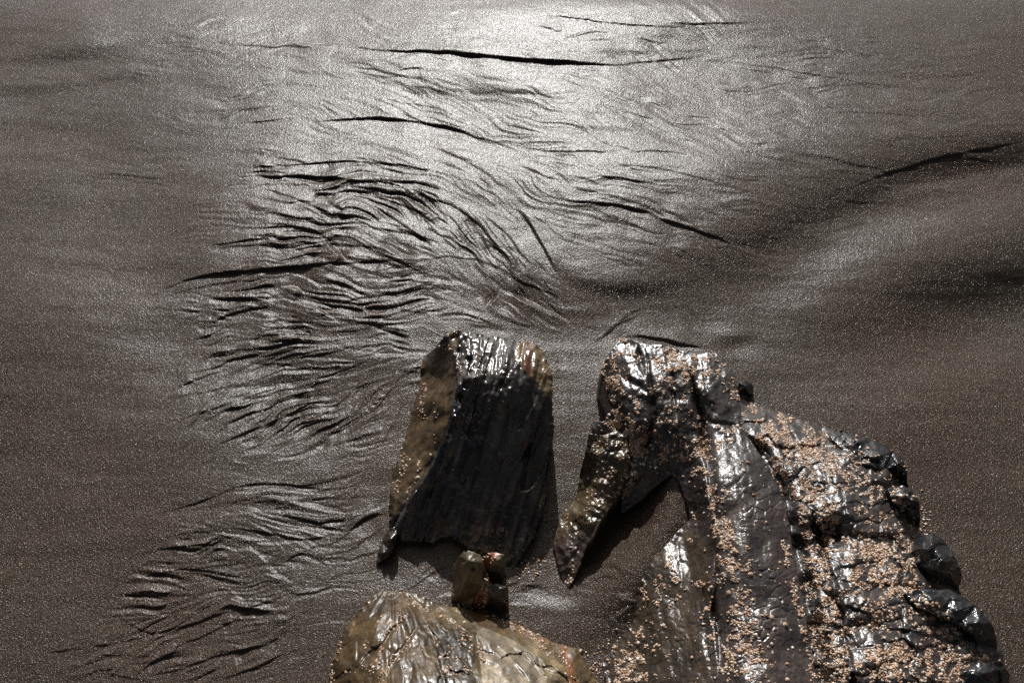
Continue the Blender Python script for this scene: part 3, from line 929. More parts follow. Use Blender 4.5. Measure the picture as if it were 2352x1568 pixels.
slab, S1 = relief('boulder', [
    (1012, 791, 0.13), (1020, 768, 0.152), (1040, 762, 0.162), (1058, 759, 0.166), (1090, 765, 0.168), (1130, 775, 0.17), (1173, 780, 0.17), (1227, 791, 0.168),
    (1250, 814, 0.162), (1264, 850, 0.152), (1271, 895, .145), (1270, 965, .110), (1268, 1030, .080), (1262, 1085, .056), (1252, 1150, .035), (1240, 1200, .022), (1218, 1245, .010), (1200, 1271, .006),
    (1180, 1303, -.01), (1160, 1331, -.02), (1142, 1322, -.02), (1120, 1282, -.01), (1066, 1250, 0), (1028, 1232, 0), (989, 1240, 0), (955, 1243, 0), (916, 1238, 0), (893, 1200, 0),
    (893, 1187, .0), (894, 1150, .0), (897, 1129, .0), (901, 1079, .0), (914, 1045, .0), (935, 995, .0), (948, 925, 0), (962, 868, .0), (976, 818, .02)],
    [(1043, 822, 0.168), (1051, 880, 0.172), (1035, 964, .143), (1012, 1022, .118), (981, 1087, .083), (943, 1141, .05), (909, 1202, .012),
     (1000, 830, .085), (985, 920, .08), (965, 1010, .06), (935, 1085, .035), (1020, 800, 0.138),
     (1080, 800, 0.174), (1130, 812, 0.177), (1190, 825, 0.179), (1235, 850, 0.17), (1090, 865, 0.184), (1150, 860, 0.184), (1210, 890, 0.163), (1245, 930, .135), (1120, 900, 0.172),
     (1080, 960, .141), (1140, 970, .135), (1200, 980, .122), (1240, 1000, .097), (1060, 1050, .101), (1120, 1060, .095), (1190, 1070, .083), (1230, 1090, .062),
     (1030, 1130, .058), (1100, 1140, .058), (1170, 1150, .051), (1215, 1170, .035), (980, 1190, .026), (1060, 1195, .03), (1130, 1215, .022), (1180, 1230, .015)],
    SLATE, None, 2.3, 3, slab_detail, slab_tint, rough_edge=4.0,
    strokes=[(([(1062, 1000), (1015, 1090), (960, 1180)], 4, .004, 'groove'), {}), (([(1180, 880), (1165, 980), (1150, 1080), (1120, 1200)], 5, .006, 'step', 5), {}),
             (([(1210, 860), (1225, 960), (1210, 1080), (1185, 1200)], 5, .008, 'step', 6), {}), (([(1100, 830), (1090, 940), (1060, 1040)], 4, .005, 'step', 5), {})])
tag(slab, 'tall black wet slab of rock with a brown left flank, standing alone in the sand', 'rock')
scatter(S1, both(lines([([(975, 890), (968, 930), (972, 965)], 8, 1), ([(1000, 920), (1003, 960)], 5, .5), ([(925, 1040), (935, 1062), (915, 1100), (905, 1130)], 9, .9), ([(965, 1060), (955, 1100), (935, 1140)], 6, .7),
                        ([(1018, 800), (1045, 800), (1060, 850)], 9, .8), ([(1085, 800), (1100, 830), (1105, 870)], 8, .6), ([(1020, 775), (1040, 765), (1070, 770)], 7, .7), ([(1000, 1000), (990, 1040)], 6, .4)]),
                 blobs([(1090, 930, 25, 40, 0, .05)])), 150, (.0014, .0032), slab, 50, 3)

# ------------------------------------------------------------------ stone shard at the boulder's foot
shard, _ = relief('stone_shard', [(906, 1210, .03), (912, 1222, .03), (908, 1245, .02), (890, 1275, .006), (868, 1293, -.004), (862, 1290, -.004), (868, 1265, 0), (882, 1232, .006), (894, 1214, .022)],
    [(895, 1240, .035), (880, 1268, .018)], SLATE, None, 2.0, 1,
    lambda X, Y: 0.003 * fbm(X / 10, Y / 18, 91, 3), lambda px, py: np.tile((.045, .034, .026), (len(px), 1)) * (1 + fbm(px / 8, py / 14, 92, 2))[:, None])
tag(shard, 'narrow dark stone splinter leaning at the lower left foot of the tall slab', 'stone')

# ------------------------------------------------------------------ the rust-joined broken stone
broken = empty('broken_stone', 1100, 1395)
tag(broken, 'small stone broken into tan and dark blocks joined by rusty crust, below the tall slab', 'stone')
def blk_tint(c0, c1, sd):
    return lambda px, py: lerp3(c0, c1, np.clip(fbm(px / 12, py / 16, sd, 3) + 0.5, 0, 1))
b_, _ = relief('stone_block', [(1054, 1280, .070), (1068, 1262, .085), (1090, 1268, .085), (1108, 1276, .078), (1109, 1297, .070), (1108, 1339, .045), (1098, 1358, .025), (1087, 1381, .006), (1079, 1397, -.01), (1058, 1383, -.01), (1037, 1371, 0), (1039, 1337, .006), (1040, 1300, .03)],
    [(1076, 1287, .088), (1071, 1315, .070), (1061, 1345, .042), (1053, 1366, .015), (1092, 1290, .084), (1092, 1306, .072), (1088, 1340, .042), (1055, 1300, .062), (1050, 1330, .030)], OLIVE, broken, 1.9, 1,
    lambda X, Y: 0.002 * fbm(X / 14, Y / 18, 95, 3) - 0.008 * np.exp(-(((X - 1087) / 5) ** 2 + ((Y - 1306) / 5) ** 2)), blk_tint((.10, .08, .045), (.16, .13, .08), 96))
under(b_, broken)
b_, S3b = relief('stone_block', [(1110, 1284, .062), (1122, 1270, .075), (1140, 1268, .078), (1157, 1273, .076), (1161, 1296, .060), (1162, 1324, .03), (1153, 1334, .015), (1140, 1332, .014), (1129, 1326, .022), (1118, 1308, .045)],
    [(1140, 1290, .080), (1152, 1298, .068), (1140, 1312, .045), (1128, 1296, .068)], OLIVE, broken, 1.9, 1,
    lambda X, Y: 0.003 * fbm(X / 12, Y / 12, 97, 3), lambda px, py: np.where((px + 0.6 * (py - 1290) < 1135)[:, None], np.array([[.19, .065, .022]]), np.array([[.12, .105, .065]])))
under(b_, broken)
b_['label'] = 'rust-stained block with a tan right edge'
b_, _ = relief('stone_block', [(1125, 1344, .045), (1145, 1340, .05), (1168, 1350, .045), (1161, 1365, .03), (1166, 1385, .012), (1156, 1399, -.004), (1145, 1405, -.01), (1125, 1398, -.006), (1112, 1385, .004), (1114, 1362, .03)],
    [(1150, 1352, .055), (1138, 1370, .038), (1145, 1385, .016)], DARK, broken, 1.9, 1, lambda X, Y: 0.003 * fbm(X / 12, Y / 12, 98, 3), blk_tint((.025, .022, .018), (.07, .06, .05), 99))
under(b_, broken)
b_['label'] = 'low dark block with a pointed right corner'
b_, S3 = relief('rust_crust', [(1107, 1300, .05), (1118, 1308, .05), (1124, 1330, .045), (1132, 1342, .045), (1128, 1362, .035), (1118, 1385, .015), (1105, 1395, .0), (1088, 1390, .0), (1094, 1365, .02), (1105, 1335, .04)],
    [(1114, 1330, .052), (1112, 1360, .038)], OLIVE, broken, 1.9, 1, lambda X, Y: 0.006 * fbm(X / 8, Y / 8, 101, 3), blk_tint((.12, .035, .012), (.22, .08, .03), 102))
under(b_, broken)
scatter(S3, lines([([(1114, 1310), (1116, 1340), (1108, 1380)], 10, 1)]), 40, (.0016, .003), broken, 20, 5)
scatter(S3b, lines([([(1112, 1282), (1125, 1276), (1130, 1284)], 8, 1)]), 10, (.0016, .003), broken, 6, 6)

# ------------------------------------------------------------------ the olive rock
def olive_detail(X, Y):
    ang = np.arctan2(Y - 1330, X - 900)
    u = ang * 420
    c, cid = cells(u / 52 + 0.6 * fbm(X / 50, Y / 50, 115, 2), np.hypot(X - 900, Y - 1330) / 85 + 0.4 * fbm(X / 50, Y / 50, 116, 2), 117)
    return 0.006 * (cid - 0.5) - 0.0012 * np.exp(-(c / 0.09) ** 2) + 0.006 * fbm(u / 60 + 1.5 * fbm(X / 70, Y / 70, 3, 2), Y / 170, 111, 3, 0.45) + 0.010 * fbm(X / 70, Y / 70, 112, 3) + 0.004 * fbm(X / 22, Y / 26, 114, 3) + 0.0008 * fbm(X / 7, Y / 7, 113, 2)
def olive_tint(px, py):
    n = np.clip(fbm(px / 55, py / 45, 121, 4) + 0.5, 0, 1)
    c = lerp3((0.090, 0.070, 0.036), (0.210, 0.178, 0.105), n)
    u = px * 0.75 - py * 0.65
    pale = in_poly(px, py, [(1094, 1448), (1112, 1440), (1180, 1470), (1240, 1510), (1290, 1570), (1300, 1660), (1120, 1660), (1105, 1540)])
    pc = lerp3((0.26, 0.245, 0.215), (0.46, 0.44, 0.40), np.clip(fbm(u / 12, (px + py) / 160, 122, 3) + .5, 0, 1))
    c = np.where(pale[:, None] > 0, pc, c)
    pale2 = in_poly(px, py, [(1222, 1486), (1262, 1500), (1290, 1525), (1330, 1560), (1340, 1660), (1290, 1660), (1250, 1545)])
    c = np.where(pale2[:, None] > 0, lerp3((0.24, 0.21, 0.13), (0.36, 0.33, 0.24), n), c)
    rust = np.exp(-((px - (1300 + 0.25 * (py - 1500))) / 10) ** 2) * (py > 1480)
    c = c * (1 - rust[:, None]) + np.array([[.22, .09, .035]]) * rust[:, None]
    rim = np.clip(1.0 - np.abs(py - (1400 + 0.36 * (px - 1080)) - 10) / 16, 0, 1) * (px > 1090) * (px < 1290) * (fbm(px / 10, py / 10, 123, 2) > -0.15)
    c = c * (1 - 0.7 * rim[:, None]) + np.array([[.24, .13, .075]]) * 0.7 * rim[:, None]
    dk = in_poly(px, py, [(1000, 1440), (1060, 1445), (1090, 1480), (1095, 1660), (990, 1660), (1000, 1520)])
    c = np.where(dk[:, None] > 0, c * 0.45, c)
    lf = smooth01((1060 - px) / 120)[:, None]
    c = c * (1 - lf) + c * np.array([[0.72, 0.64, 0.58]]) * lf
    m = np.clip(0.5 + 0.9 * fbm(px / 24, py / 30, 129, 4), 0.25, 1.1)
    return c * np.array([[0.68, 0.58, 0.45]]) * (0.55 + 0.6 * m[:, None])
olive, S4 = relief('olive_rock', [
    (869, 1360, .004), (900, 1356, .006), (935, 1357, .006), (973, 1369, .006), (1007, 1388, .004), (1045, 1393, .0), (1094, 1403, .0), (1151, 1420, 0), (1223, 1449, 0), (1266, 1472, 0), (1295, 1482, .0), (1336, 1490, .0),
    (1343, 1513, -.004), (1357, 1540, -.004), (1367, 1559, -.004), (1385, 1600, -.004), (1400, 1660, 0), (1370, 1740, 0), (1250, 1810, .0), (1120, 1835, 0), (980, 1830, .0), (850, 1790, .0), (760, 1720, 0), (735, 1650, 0), (745, 1600, 0), (754, 1564, 0), (766, 1510, 0), (786, 1458, 0), (815, 1414, 0), (843, 1377, 0)],
    [(880, 1395, .035), (930, 1410, .055), (990, 1425, .055), (1060, 1440, .045), (1150, 1460, .04), (1230, 1490, .04), (850, 1440, .055), (900, 1470, .090), (980, 1490, .10), (1080, 1500, .09), (1170, 1520, .085), (1250, 1540, .065),
     (820, 1500, .055), (800, 1560, .05), (870, 1560, .11), (960, 1565, .14), (1060, 1568, .13), (1160, 1575, .12), (1250, 1585, .09), (1310, 1530, .035), (1340, 1580, .03), (900, 1630, .135), (1100, 1640, .135), (1000, 1720, .10), (1180, 1715, .085), (860, 1700, .07), (1290, 1680, .05)],
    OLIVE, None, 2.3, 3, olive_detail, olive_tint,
    strokes=[(([(915, 1405), (925, 1425), (900, 1445), (880, 1480), (850, 1500), (800, 1560)], 5, .007, 'groove'), {}), (([(945, 1420), (955, 1440), (930, 1480), (905, 1520), (880, 1568)], 5, .008, 'groove'), {}),
             (([(985, 1430), (1000, 1470), (1010, 1520), (1020, 1568)], 5, .008, 'step', 4), {}), (([(1090, 1445), (1100, 1490), (1110, 1560)], 6, .010, 'groove'), {}),
             (([(1225, 1490), (1245, 1530), (1265, 1545), (1290, 1545)], 4, .006, 'groove'), {}), (([(950, 1370), (1000, 1400), (1060, 1440), (1090, 1460)], 5, .006, 'step', 4), {}),
             (([(1130, 1470), (1180, 1520), (1230, 1580)], 4, .005, 'step', 4), {}), (([(1160, 1470), (1220, 1520), (1270, 1570)], 4, .005, 'step', 4), {})])
tag(olive, 'low olive and grey wet rock with threads of barnacles along its cracks', 'rock')
scatter(S4, both(lines([([(915, 1405), (925, 1425), (895, 1450), (878, 1490), (865, 1520), (850, 1545)], 6, 1), ([(880, 1410), (850, 1460), (835, 1490)], 4, .6), ([(945, 1455), (920, 1500), (890, 1530), (870, 1568)], 6, .9), ([(965, 1450), (970, 1490), (955, 1510)], 6, .7),
                        ([(925, 1362), (960, 1390), (1010, 1410), (1050, 1440), (1080, 1470), (1110, 1510)], 8, .9), ([(1000, 1400), (1020, 1425)], 6, .5), ([(1110, 1405), (1180, 1435), (1240, 1470), (1270, 1500)], 11, .9), ([(780, 1480), (765, 1540), (760, 1560)], 8, .7),
                        ([(1010, 1540), (1050, 1530), (1080, 1540)], 10, .5), ([(1290, 1500), (1305, 1540), (1320, 1568)], 8, .7), ([(985, 1420), (1005, 1470), (1010, 1510)], 5, .5), ([(800, 1545), (840, 1530)], 8, .5)]),
                 blobs([(1045, 1500, 40, 60, 20, .25)])), 380, (.0013, .0029), olive, 90, 7)

# ------------------------------------------------------------------ the barnacled outcrop
outcrop = empty('rock_outcrop', 1700, 1350)
tag(outcrop, 'long dark glistening rock outcrop crusted all over with pink barnacles, filling the lower right', 'rock')

def ridge_detail(X, Y):
    u = X - 0.20 * (Y - 800) + 26 * fbm(X / 120, Y / 200, 131, 3)
    d = 0.006 * fbm(u / 30, Y / 240, 132, 4, 0.5) + 0.008 * fbm(X / 60, Y / 60, 133, 3) + 0.0014 * fbm(X / 9, Y / 9, 134, 2)
    wx = X + 10 * fbm(X / 30, Y / 30, 135, 2); wy = Y + 10 * fbm(X / 30, Y / 30, 136, 2)
    c, cid = cells((wx - 0.2 * wy) / 27, (wy + 0.15 * wx) / 23, 137)
    zone = smooth01((Y - 1050) / 120) * smooth01((X - 1600) / 40)
    zone2 = smooth01((Y - 1230) / 60) * (X < 1640)
    z = np.maximum(zone, 0.6 * zone2)
    d = d * (1 - 0.6 * z) + z * (-0.0016 * smooth01(0.5 + 2.5 * fbm(X / 70, Y / 90, 139, 2)) * np.exp(-(c / 0.08) ** 2) + 0.0008 * (cid - 0.5) + 0.004 * fbm(X / 45, Y / 60, 138, 2))
    return d

def ridge_tint(px, py):
    n = np.clip(fbm(px / 60, py / 70, 141, 4) + 0.5, 0, 1)
    c = lerp3((0.030, 0.027, 0.026), (0.062, 0.054, 0.050), n)
    red = smooth01((py - 1080) / 120) * np.clip(0.8 + 1.2 * fbm(px / 70, py / 90, 142, 3), 0, 1)
    c = c * (1 - red[:, None]) + lerp3((0.048, 0.036, 0.034), (0.085, 0.064, 0.056), n) * red[:, None]
    br = in_poly(px, py, [(1500, 1250), (1580, 1215), (1625, 1250), (1640, 1400), (1645, 1660), (1380, 1660), (1420, 1420)])
    c = np.where(br[:, None] > 0, lerp3((0.036, 0.027, 0.020), (0.070, 0.053, 0.038), n), c)
    return c

ridge, S5 = relief('ridge', [
    (1380, 850, 0.12), (1390, 825, 0.138), (1410, 795, 0.15), (1425, 778, .148), (1450, 777, .155), (1475, 790, .160), (1520, 792, .165), (1560, 803, .168), (1600, 810, .165), (1640, 808, 0.165), (1665, 830, 0.163), (1682, 860, 0.163), (1693, 890, 0.16), (1703, 930, 0.152), (1706, 985, 0.15),
    (1745, 1040, 0.158), (1790, 1120, 0.162), (1812, 1200, 0.155), (1826, 1290, 0.15), (1850, 1400, 0.15), (1875, 1568, 0.145), (1900, 1680, .12), (1890, 1780, .04), (1840, 1850, 0), (1700, 1880, .0), (1560, 1850, .0), (1440, 1780, 0), (1400, 1664, 0), (1392, 1568, -.004), (1384, 1521, -.004), (1420, 1470, .004), (1455, 1423, 0.017), (1466, 1375, 0.033), (1478, 1319, 0.052), (1500, 1286, 0.061), (1531, 1247, 0.07),
    (1567, 1210, 0.076), (1585, 1190, 0.079), (1578, 1150, 0.082), (1562, 1115, 0.083), (1543, 1090, 0.083), (1520, 1105, 0.075), (1485, 1135, 0.045), (1452, 1165, .02), (1425, 1180, .005), (1432, 1120, 0.042), (1440, 1060, 0.078), (1425, 1005, 0.092), (1395, 990, 0.085), (1362, 985, 0.08), (1362, 966, 0.08), (1385, 970, .095), (1402, 945, .10), (1396, 900, 0.115)],
    [(1430, 830, .158), (1450, 870, .164), (1420, 880, .14), (1425, 930, .13), (1500, 850, .172), (1490, 910, 0.158), (1560, 840, .173), (1560, 885, 0.172), (1620, 850, 0.174), (1630, 900, 0.181), (1580, 930, 0.157), (1660, 925, .168), (1650, 960, .160), (1600, 965, 0.15),
     (1460, 970, .142), (1520, 980, 0.134), (1470, 1030, 0.098), (1530, 1040, 0.105), (1455, 1090, 0.072), (1500, 1080, 0.088), (1580, 1010, 0.129), (1590, 1080, 0.116), (1560, 1060, 0.1), (1640, 1010, 0.162), (1690, 1010, 0.16), (1650, 1060, 0.178), (1710, 1060, 0.175), (1650, 1085, 0.184), (1710, 1090, 0.182), (1745, 1110, 0.174),
     (1605, 1150, 0.118), (1615, 1200, 0.112), (1650, 1130, 0.18), (1700, 1150, 0.184), (1760, 1180, 0.172), (1640, 1210, 0.158), (1700, 1230, 0.182), (1780, 1260, 0.168), (1580, 1270, 0.082), (1620, 1270, .118), (1660, 1290, 0.162), (1720, 1310, 0.178), (1790, 1330, 0.166), (1540, 1310, .082), (1520, 1380, .07), (1590, 1360, .095),
     (1640, 1380, 0.13), (1680, 1390, 0.16), (1740, 1420, 0.174), (1810, 1430, 0.162), (1500, 1450, .055), (1570, 1460, .09), (1630, 1470, .12), (1690, 1500, 0.165), (1770, 1520, 0.172), (1840, 1530, 0.156), (1450, 1510, .02), (1480, 1560, .035), (1560, 1568, .09), (1640, 1580, .13), (1720, 1590, .175), (1800, 1610, .168), (1650, 1700, .11), (1760, 1720, .13), (1540, 1700, .06), (1840, 1730, .10)],
    DARK, outcrop, 2.1, 3, ridge_detail, ridge_tint,
    strokes=[(([(1555, 805), (1588, 860), (1602, 920), (1612, 960), (1622, 1050), (1635, 1130), (1645, 1210), (1642, 1260)], 7, .018, 'groove'), {'wob': 6}), (([(1478, 795), (1490, 860), (1498, 920), (1500, 960), (1488, 1010), (1480, 1060)], 6, .016, 'groove'), {'wob': 6}),
             (([(1420, 860), (1470, 890), (1498, 910)], 8, .005, 'groove'), {'wob': 4}), (([(1640, 1240), (1650, 1320), (1640, 1400), (1655, 1480), (1650, 1568)], 6, .015, 'groove'), {'wob': 6}),
             (([(1600, 960), (1660, 975), (1705, 985)], 9, .008, 'groove'), {'wob': 4}), (([(1460, 790), (1470, 830), (1480, 870)], 5, .010, 'groove'), {'wob': 4}), (([(1540, 830), (1545, 900), (1555, 970)], 5, .008, 'groove'), {'wob': 5})])
under(ridge, outcrop)
ridge['label'] = 'long scaly dark ridge rising to a glittering head'

def fin_tint(px, py):
    n = np.clip(fbm(px / 30, py / 35, 151, 4) + 0.5, 0, 1)
    c = lerp3((0.050, 0.036, 0.020), (0.105, 0.080, 0.046), n)
    low = smooth01((py - 1200) / 60)
    return c * (1 - low[:, None]) + lerp3((0.045, 0.030, 0.026), (0.07, 0.05, 0.042), n) * low[:, None]
fin, S6 = relief('fin', [(1352, 995, 0.1), (1381, 999, 0.104), (1417, 991, 0.106), (1440, 1003, 0.104), (1447, 1040, 0.092), (1442, 1089, 0.072), (1421, 1142, 0.052), (1377, 1203, .05), (1344, 1264, .028), (1323, 1322, .008), (1303, 1354, -.01), (1285, 1305, -.004), (1270, 1256, -.002), (1279, 1199, 0), (1323, 1142, .0), (1330, 1093, .02), (1344, 1044, .07)],
    [(1400, 1030, 0.106), (1425, 1050, 0.098), (1375, 1060, 0.086), (1410, 1100, 0.076), (1370, 1120, 0.064), (1390, 1150, 0.058), (1345, 1180, .05), (1350, 1220, .042), (1310, 1240, .025), (1310, 1290, .015)], DARK, outcrop, 2.2, 2,
    lambda X, Y: 0.010 * fbm(X / 30, Y / 30, 152, 4) + 0.002 * fbm(X / 7, Y / 7, 153, 2), fin_tint, back=0.05)
under(fin, outcrop)
fin['label'] = 'olive brown fin pointing down into the sand'

def ledge_detail(X, Y):
    u = X - 0.32 * (Y - 900) + 20 * fbm(X / 90, Y / 120, 161, 3)
    d = 0.006 * fbm(u / 30, Y / 200, 162, 4, 0.5) + 0.009 * fbm(X / 60, Y / 45, 163, 3) + 0.0016 * fbm(X / 10, Y / 10, 164, 2)
    wx = X + 26 * fbm(X / 50, Y / 50, 165, 3); wy = Y + 22 * fbm(X / 50, Y / 50, 166, 3)
    c, cid = cells((wx - 0.25 * wy) / 75, (wy + 0.1 * wx) / 48, 167)
    return d + 0.007 * (cid - 0.5) - 0.003 * np.exp(-(c / 0.08) ** 2)
def ledge_tint(px, py):
    n = np.clip(fbm(px / 50, py / 50, 171, 4) + 0.5, 0, 1)
    c = lerp3((0.028, 0.026, 0.026), (0.062, 0.055, 0.052), n)
    br = np.clip(fbm(px / 80, py / 80, 172, 3) * 2.2 + 0.1, 0, 1) * smooth01((py - 1150) / 100)
    return c * (1 - br[:, None]) + lerp3((0.040, 0.028, 0.026), (0.065, 0.047, 0.040), n) * br[:, None]
ledge, S7 = relief('ledge', [
    (1690, 905, .035), (1725, 925, .03), (1780, 942, .03), (1850, 965, .035), (1920, 990, .035), (1980, 1010, .04), (2030, 1035, .035), (2062, 1070, .025), (2070, 1115, .015), (2095, 1150, .012), (2106, 1190, .006), (2112, 1220, .0), (2140, 1240, .0), (2165, 1290, 0), (2190, 1350, -.004), (2225, 1385, -.004), (2260, 1420, -.004), (2288, 1460, -.004), (2302, 1500, -.004), (2315, 1568, -.004), (2335, 1665, 0), (2300, 1780, 0), (2180, 1850, 0), (2020, 1880, 0), (1880, 1870, 0), (1840, 1800, .02), (1840, 1690, .09), (1835, 1568, .105), (1815, 1400, .10), (1795, 1290, .10), (1780, 1200, .10), (1760, 1120, .10), (1715, 1040, .095), (1685, 985, .08)],
    [(1730, 960, 0.065), (1800, 990, 0.075), (1760, 1030, 0.090), (1880, 1030, 0.080), (1960, 1040, 0.093), (1840, 1090, 0.105), (1920, 1100, 0.103), (2000, 1100, 0.093), (2040, 1090, 0.073), (1830, 1160, 0.110), (1860, 1200, 0.112), (1940, 1170, 0.118), (2020, 1170, 0.093), (1900, 1240, 0.093), (1990, 1240, 0.103), (2060, 1240, 0.078),
     (1880, 1300, 0.115), (1950, 1290, 0.118), (2050, 1310, 0.103), (2110, 1310, 0.073), (1900, 1380, 0.128), (1980, 1370, 0.128), (2070, 1380, 0.113), (2150, 1380, 0.078), (2210, 1420, 0.053), (1920, 1460, 0.133), (2000, 1460, 0.133), (2100, 1460, 0.113), (2200, 1480, 0.068), (2265, 1500, 0.033), (1940, 1568, 0.148), (2040, 1560, 0.138), (2140, 1560, 0.113), (2240, 1568, 0.058), (1960, 1680, .12), (2100, 1690, .10), (2220, 1680, .055), (2000, 1780, .07)],
    DARK, outcrop, 2.5, 2, ledge_detail, ledge_tint,
    strokes=[(([(1850, 1150), (1880, 1220), (1900, 1300), (1920, 1380), (1940, 1450), (1957, 1568), (1960, 1660)], 8, .026, 'groove'), {'wob': 7, 'taper': (.2, .02)}),
             (([(1705, 985), (1745, 1040), (1795, 1120), (1818, 1200), (1838, 1290), (1860, 1400), (1885, 1568), (1890, 1660)], 16, .034, 'groove'), {'wob': 8, 'taper': (.1, .02)}),
             (([(1880, 1112), (1960, 1108), (2080, 1115)], 8, .007, 'step', 4), {'wob': 9}), (([(1900, 1215), (2000, 1225), (2110, 1222)], 9, .008, 'step', 4), {'wob': 9}),
             (([(1940, 1330), (2050, 1345), (2200, 1350)], 8, .007, 'step', 4), {'wob': 9}), (([(2000, 1440), (2140, 1455), (2280, 1510)], 8, .007, 'step', 4), {'wob': 9}),
             (([(1890, 1180), (1925, 1240), (1915, 1260)], 14, .014, 'groove'), {'wob': 3})])
under(ledge, outcrop)
ledge['label'] = 'broken barnacle covered ledge stepping down to the sand'

BLK = rock_material('wet_black_block', 0.16, 0.9)
def block(outl, inn, sd, lab=None):
    def dt(X, Y):
        c, cid = cells(X / 34 + 0.5 * fbm(X / 30, Y / 30, sd + 4, 2), Y / 26 + 0.5 * fbm(X / 30, Y / 30, sd + 5, 2), sd + 3)
        return 0.008 * (cid - 0.5) + 0.004 * fbm(X / 26, Y / 22, sd, 4) + 0.0012 * fbm(X / 6, Y / 6, sd + 1, 2)
    o, s = relief('block', outl, inn, BLK, outcrop, 2.2, 0, dt, blk_tint((.014, .015, .017), (.042, .043, .044), sd + 2))
    under(o, outcrop)
    if lab: o['label'] = lab
    return s
SB = []
SB.append(block([(1905, 1000, 0.070), (1935, 990, 0.065), (1980, 1003, 0.065), (2030, 1022, 0.065), (2066, 1048, 0.065), (2083, 1078, 0.060), (2085, 1115, 0.000), (2060, 1100, 0.010), (2050, 1085, 0.035), (2010, 1075, 0.085), (1960, 1055, 0.090)], [(1960, 1020, 0.095), (2020, 1045, 0.092), (2062, 1066, 0.078), (2066, 1078, 0.065)], 201, 'black block end at the upper step of the ledge'))
SB.append(block([(2040, 1122, 0.080), (2075, 1112, 0.078), (2100, 1135, 0.070), (2113, 1152, 0.065), (2112, 1215, 0.000), (2085, 1205, 0.000), (2064, 1165, 0.055), (2050, 1150, 0.075)], [(2075, 1138, 0.088), (2098, 1150, 0.078), (2090, 1160, 0.068)], 211, 'square black block with a sheer dark front'))
SB.append(block([(2112, 1232, 0.070), (2140, 1224, 0.070), (2165, 1236, 0.070), (2190, 1270, 0.065), (2207, 1305, 0.050), (2209, 1340, 0.000), (2180, 1352, 0.000), (2150, 1340, 0.020), (2128, 1322, 0.055), (2112, 1290, 0.080), (2104, 1258, 0.080)], [(2140, 1250, 0.100), (2165, 1285, 0.100), (2150, 1310, 0.085), (2185, 1310, 0.070), (2120, 1262, 0.092)], 221, 'big rounded black block like a knuckle'))
SB.append(block([(2078, 1362, 0.110), (2120, 1352, 0.105), (2180, 1355, 0.090), (2215, 1372, 0.080), (2255, 1402, 0.070), (2284, 1440, 0.055), (2292, 1500, -.01), (2272, 1522, -.01), (2248, 1500, 0.010), (2235, 1455, 0.060), (2180, 1420, 0.095), (2120, 1400, 0.110)], [(2140, 1375, 0.118), (2200, 1400, 0.100), (2250, 1430, 0.082), (2262, 1450, 0.065)], 231, 'long black block at the lowest step of the ledge'))
SB.append(block([(2215, 1545, 0.080), (2250, 1522, 0.080), (2300, 1520, 0.060), (2318, 1545, 0.030), (2322, 1600, 0.000), (2310, 1660, 0.000), (2240, 1660, 0.020), (2215, 1600, 0.060)], [(2260, 1545, 0.088), (2280, 1575, 0.060)], 241, 'black block cut off at the bottom of the ledge'))
SB.append(block([(1698, 880, .06), (1712, 872, .055), (1728, 880, .04), (1730, 910, .0), (1715, 922, .0), (1700, 915, .02)], [(1712, 890, .06)], 251, 'small dark knob beside the head'))

ridge_d0 = both(
    blobs([(1440, 800, 40, 30, 20, .8), (1410, 860, 35, 60, 0, .9), (1430, 960, 45, 60, 0, .9), (1545, 840, 60, 50, 0, .8), (1460, 1030, 40, 50, 60, 1.0), (1620, 840, 70, 45, 20, .45), (1540, 930, 60, 60, 0, .45), (1540, 1030, 60, 60, 0, .45), (1660, 1010, 40, 70, 20, .35), (1610, 1030, 30, 80, 5, .6),
           (1680, 900, 25, 50, 0, .4), (1450, 1080, 20, 70, 20, .9), (1690, 1290, 45, 50, 0, .8), (1640, 1400, 25, 90, 0, .35), (1700, 1400, 30, 100, 10, .55), (1710, 1500, 60, 80, 15, .85), (1500, 1420, 30, 40, 0, .3), (1490, 1500, 50, 60, 0, .35),
           (1440, 1540, 60, 60, 0, .8), (1520, 1350, 25, 60, 30, .35)]),
    lines([([(1612, 960), (1622, 1050), (1635, 1130), (1650, 1210), (1668, 1270), (1690, 1330)], 14, .9), ([(1665, 1130), (1670, 1200), (1685, 1270)], 14, .9), ([(1800, 1240), (1815, 1320), (1835, 1400), (1860, 1500), (1870, 1568)], 9, .8), ([(1490, 1370), (1530, 1390), (1570, 1360), (1610, 1340)], 9, .5),
           ([(1590, 1180), (1600, 1230), (1585, 1240)], 6, .6), ([(1540, 1280), (1545, 1320), (1560, 1340)], 8, .5), ([(1700, 1380), (1730, 1440), (1700, 1500)], 10, .5), ([(1475, 1340), (1490, 1400), (1470, 1450)], 9, .5), ([(1590, 1490), (1620, 1520), (1600, 1550)], 8, .4)]))
def patchy(f, sd, thr=-0.12, sc=11):
    def d(px, py):
        a = f(px, py)
        n = fbm(px / sc, py / sc, sd, 3)
        return a * smooth01((n - thr + (a - 0.5) * 0.5) / 0.18)
    return d
bare = [(1635, 925, 50, 32), (1745, 1180, 48, 60), (1690, 1170, 30, 40), (1790, 1350, 30, 80)]
def ridge_dens(px, py):
    a = patchy(ridge_d0, 301, 0.06)(px, py)
    for x, y, rx, ry in bare:
        a = a * smooth01((((px - x) / rx) ** 2 + ((py - y) / ry) ** 2) - 0.6)
    return a + 0.002
scatter(S5, ridge_dens, 4800, (.0010, .0031), outcrop, 150, 21, gap=0.46)
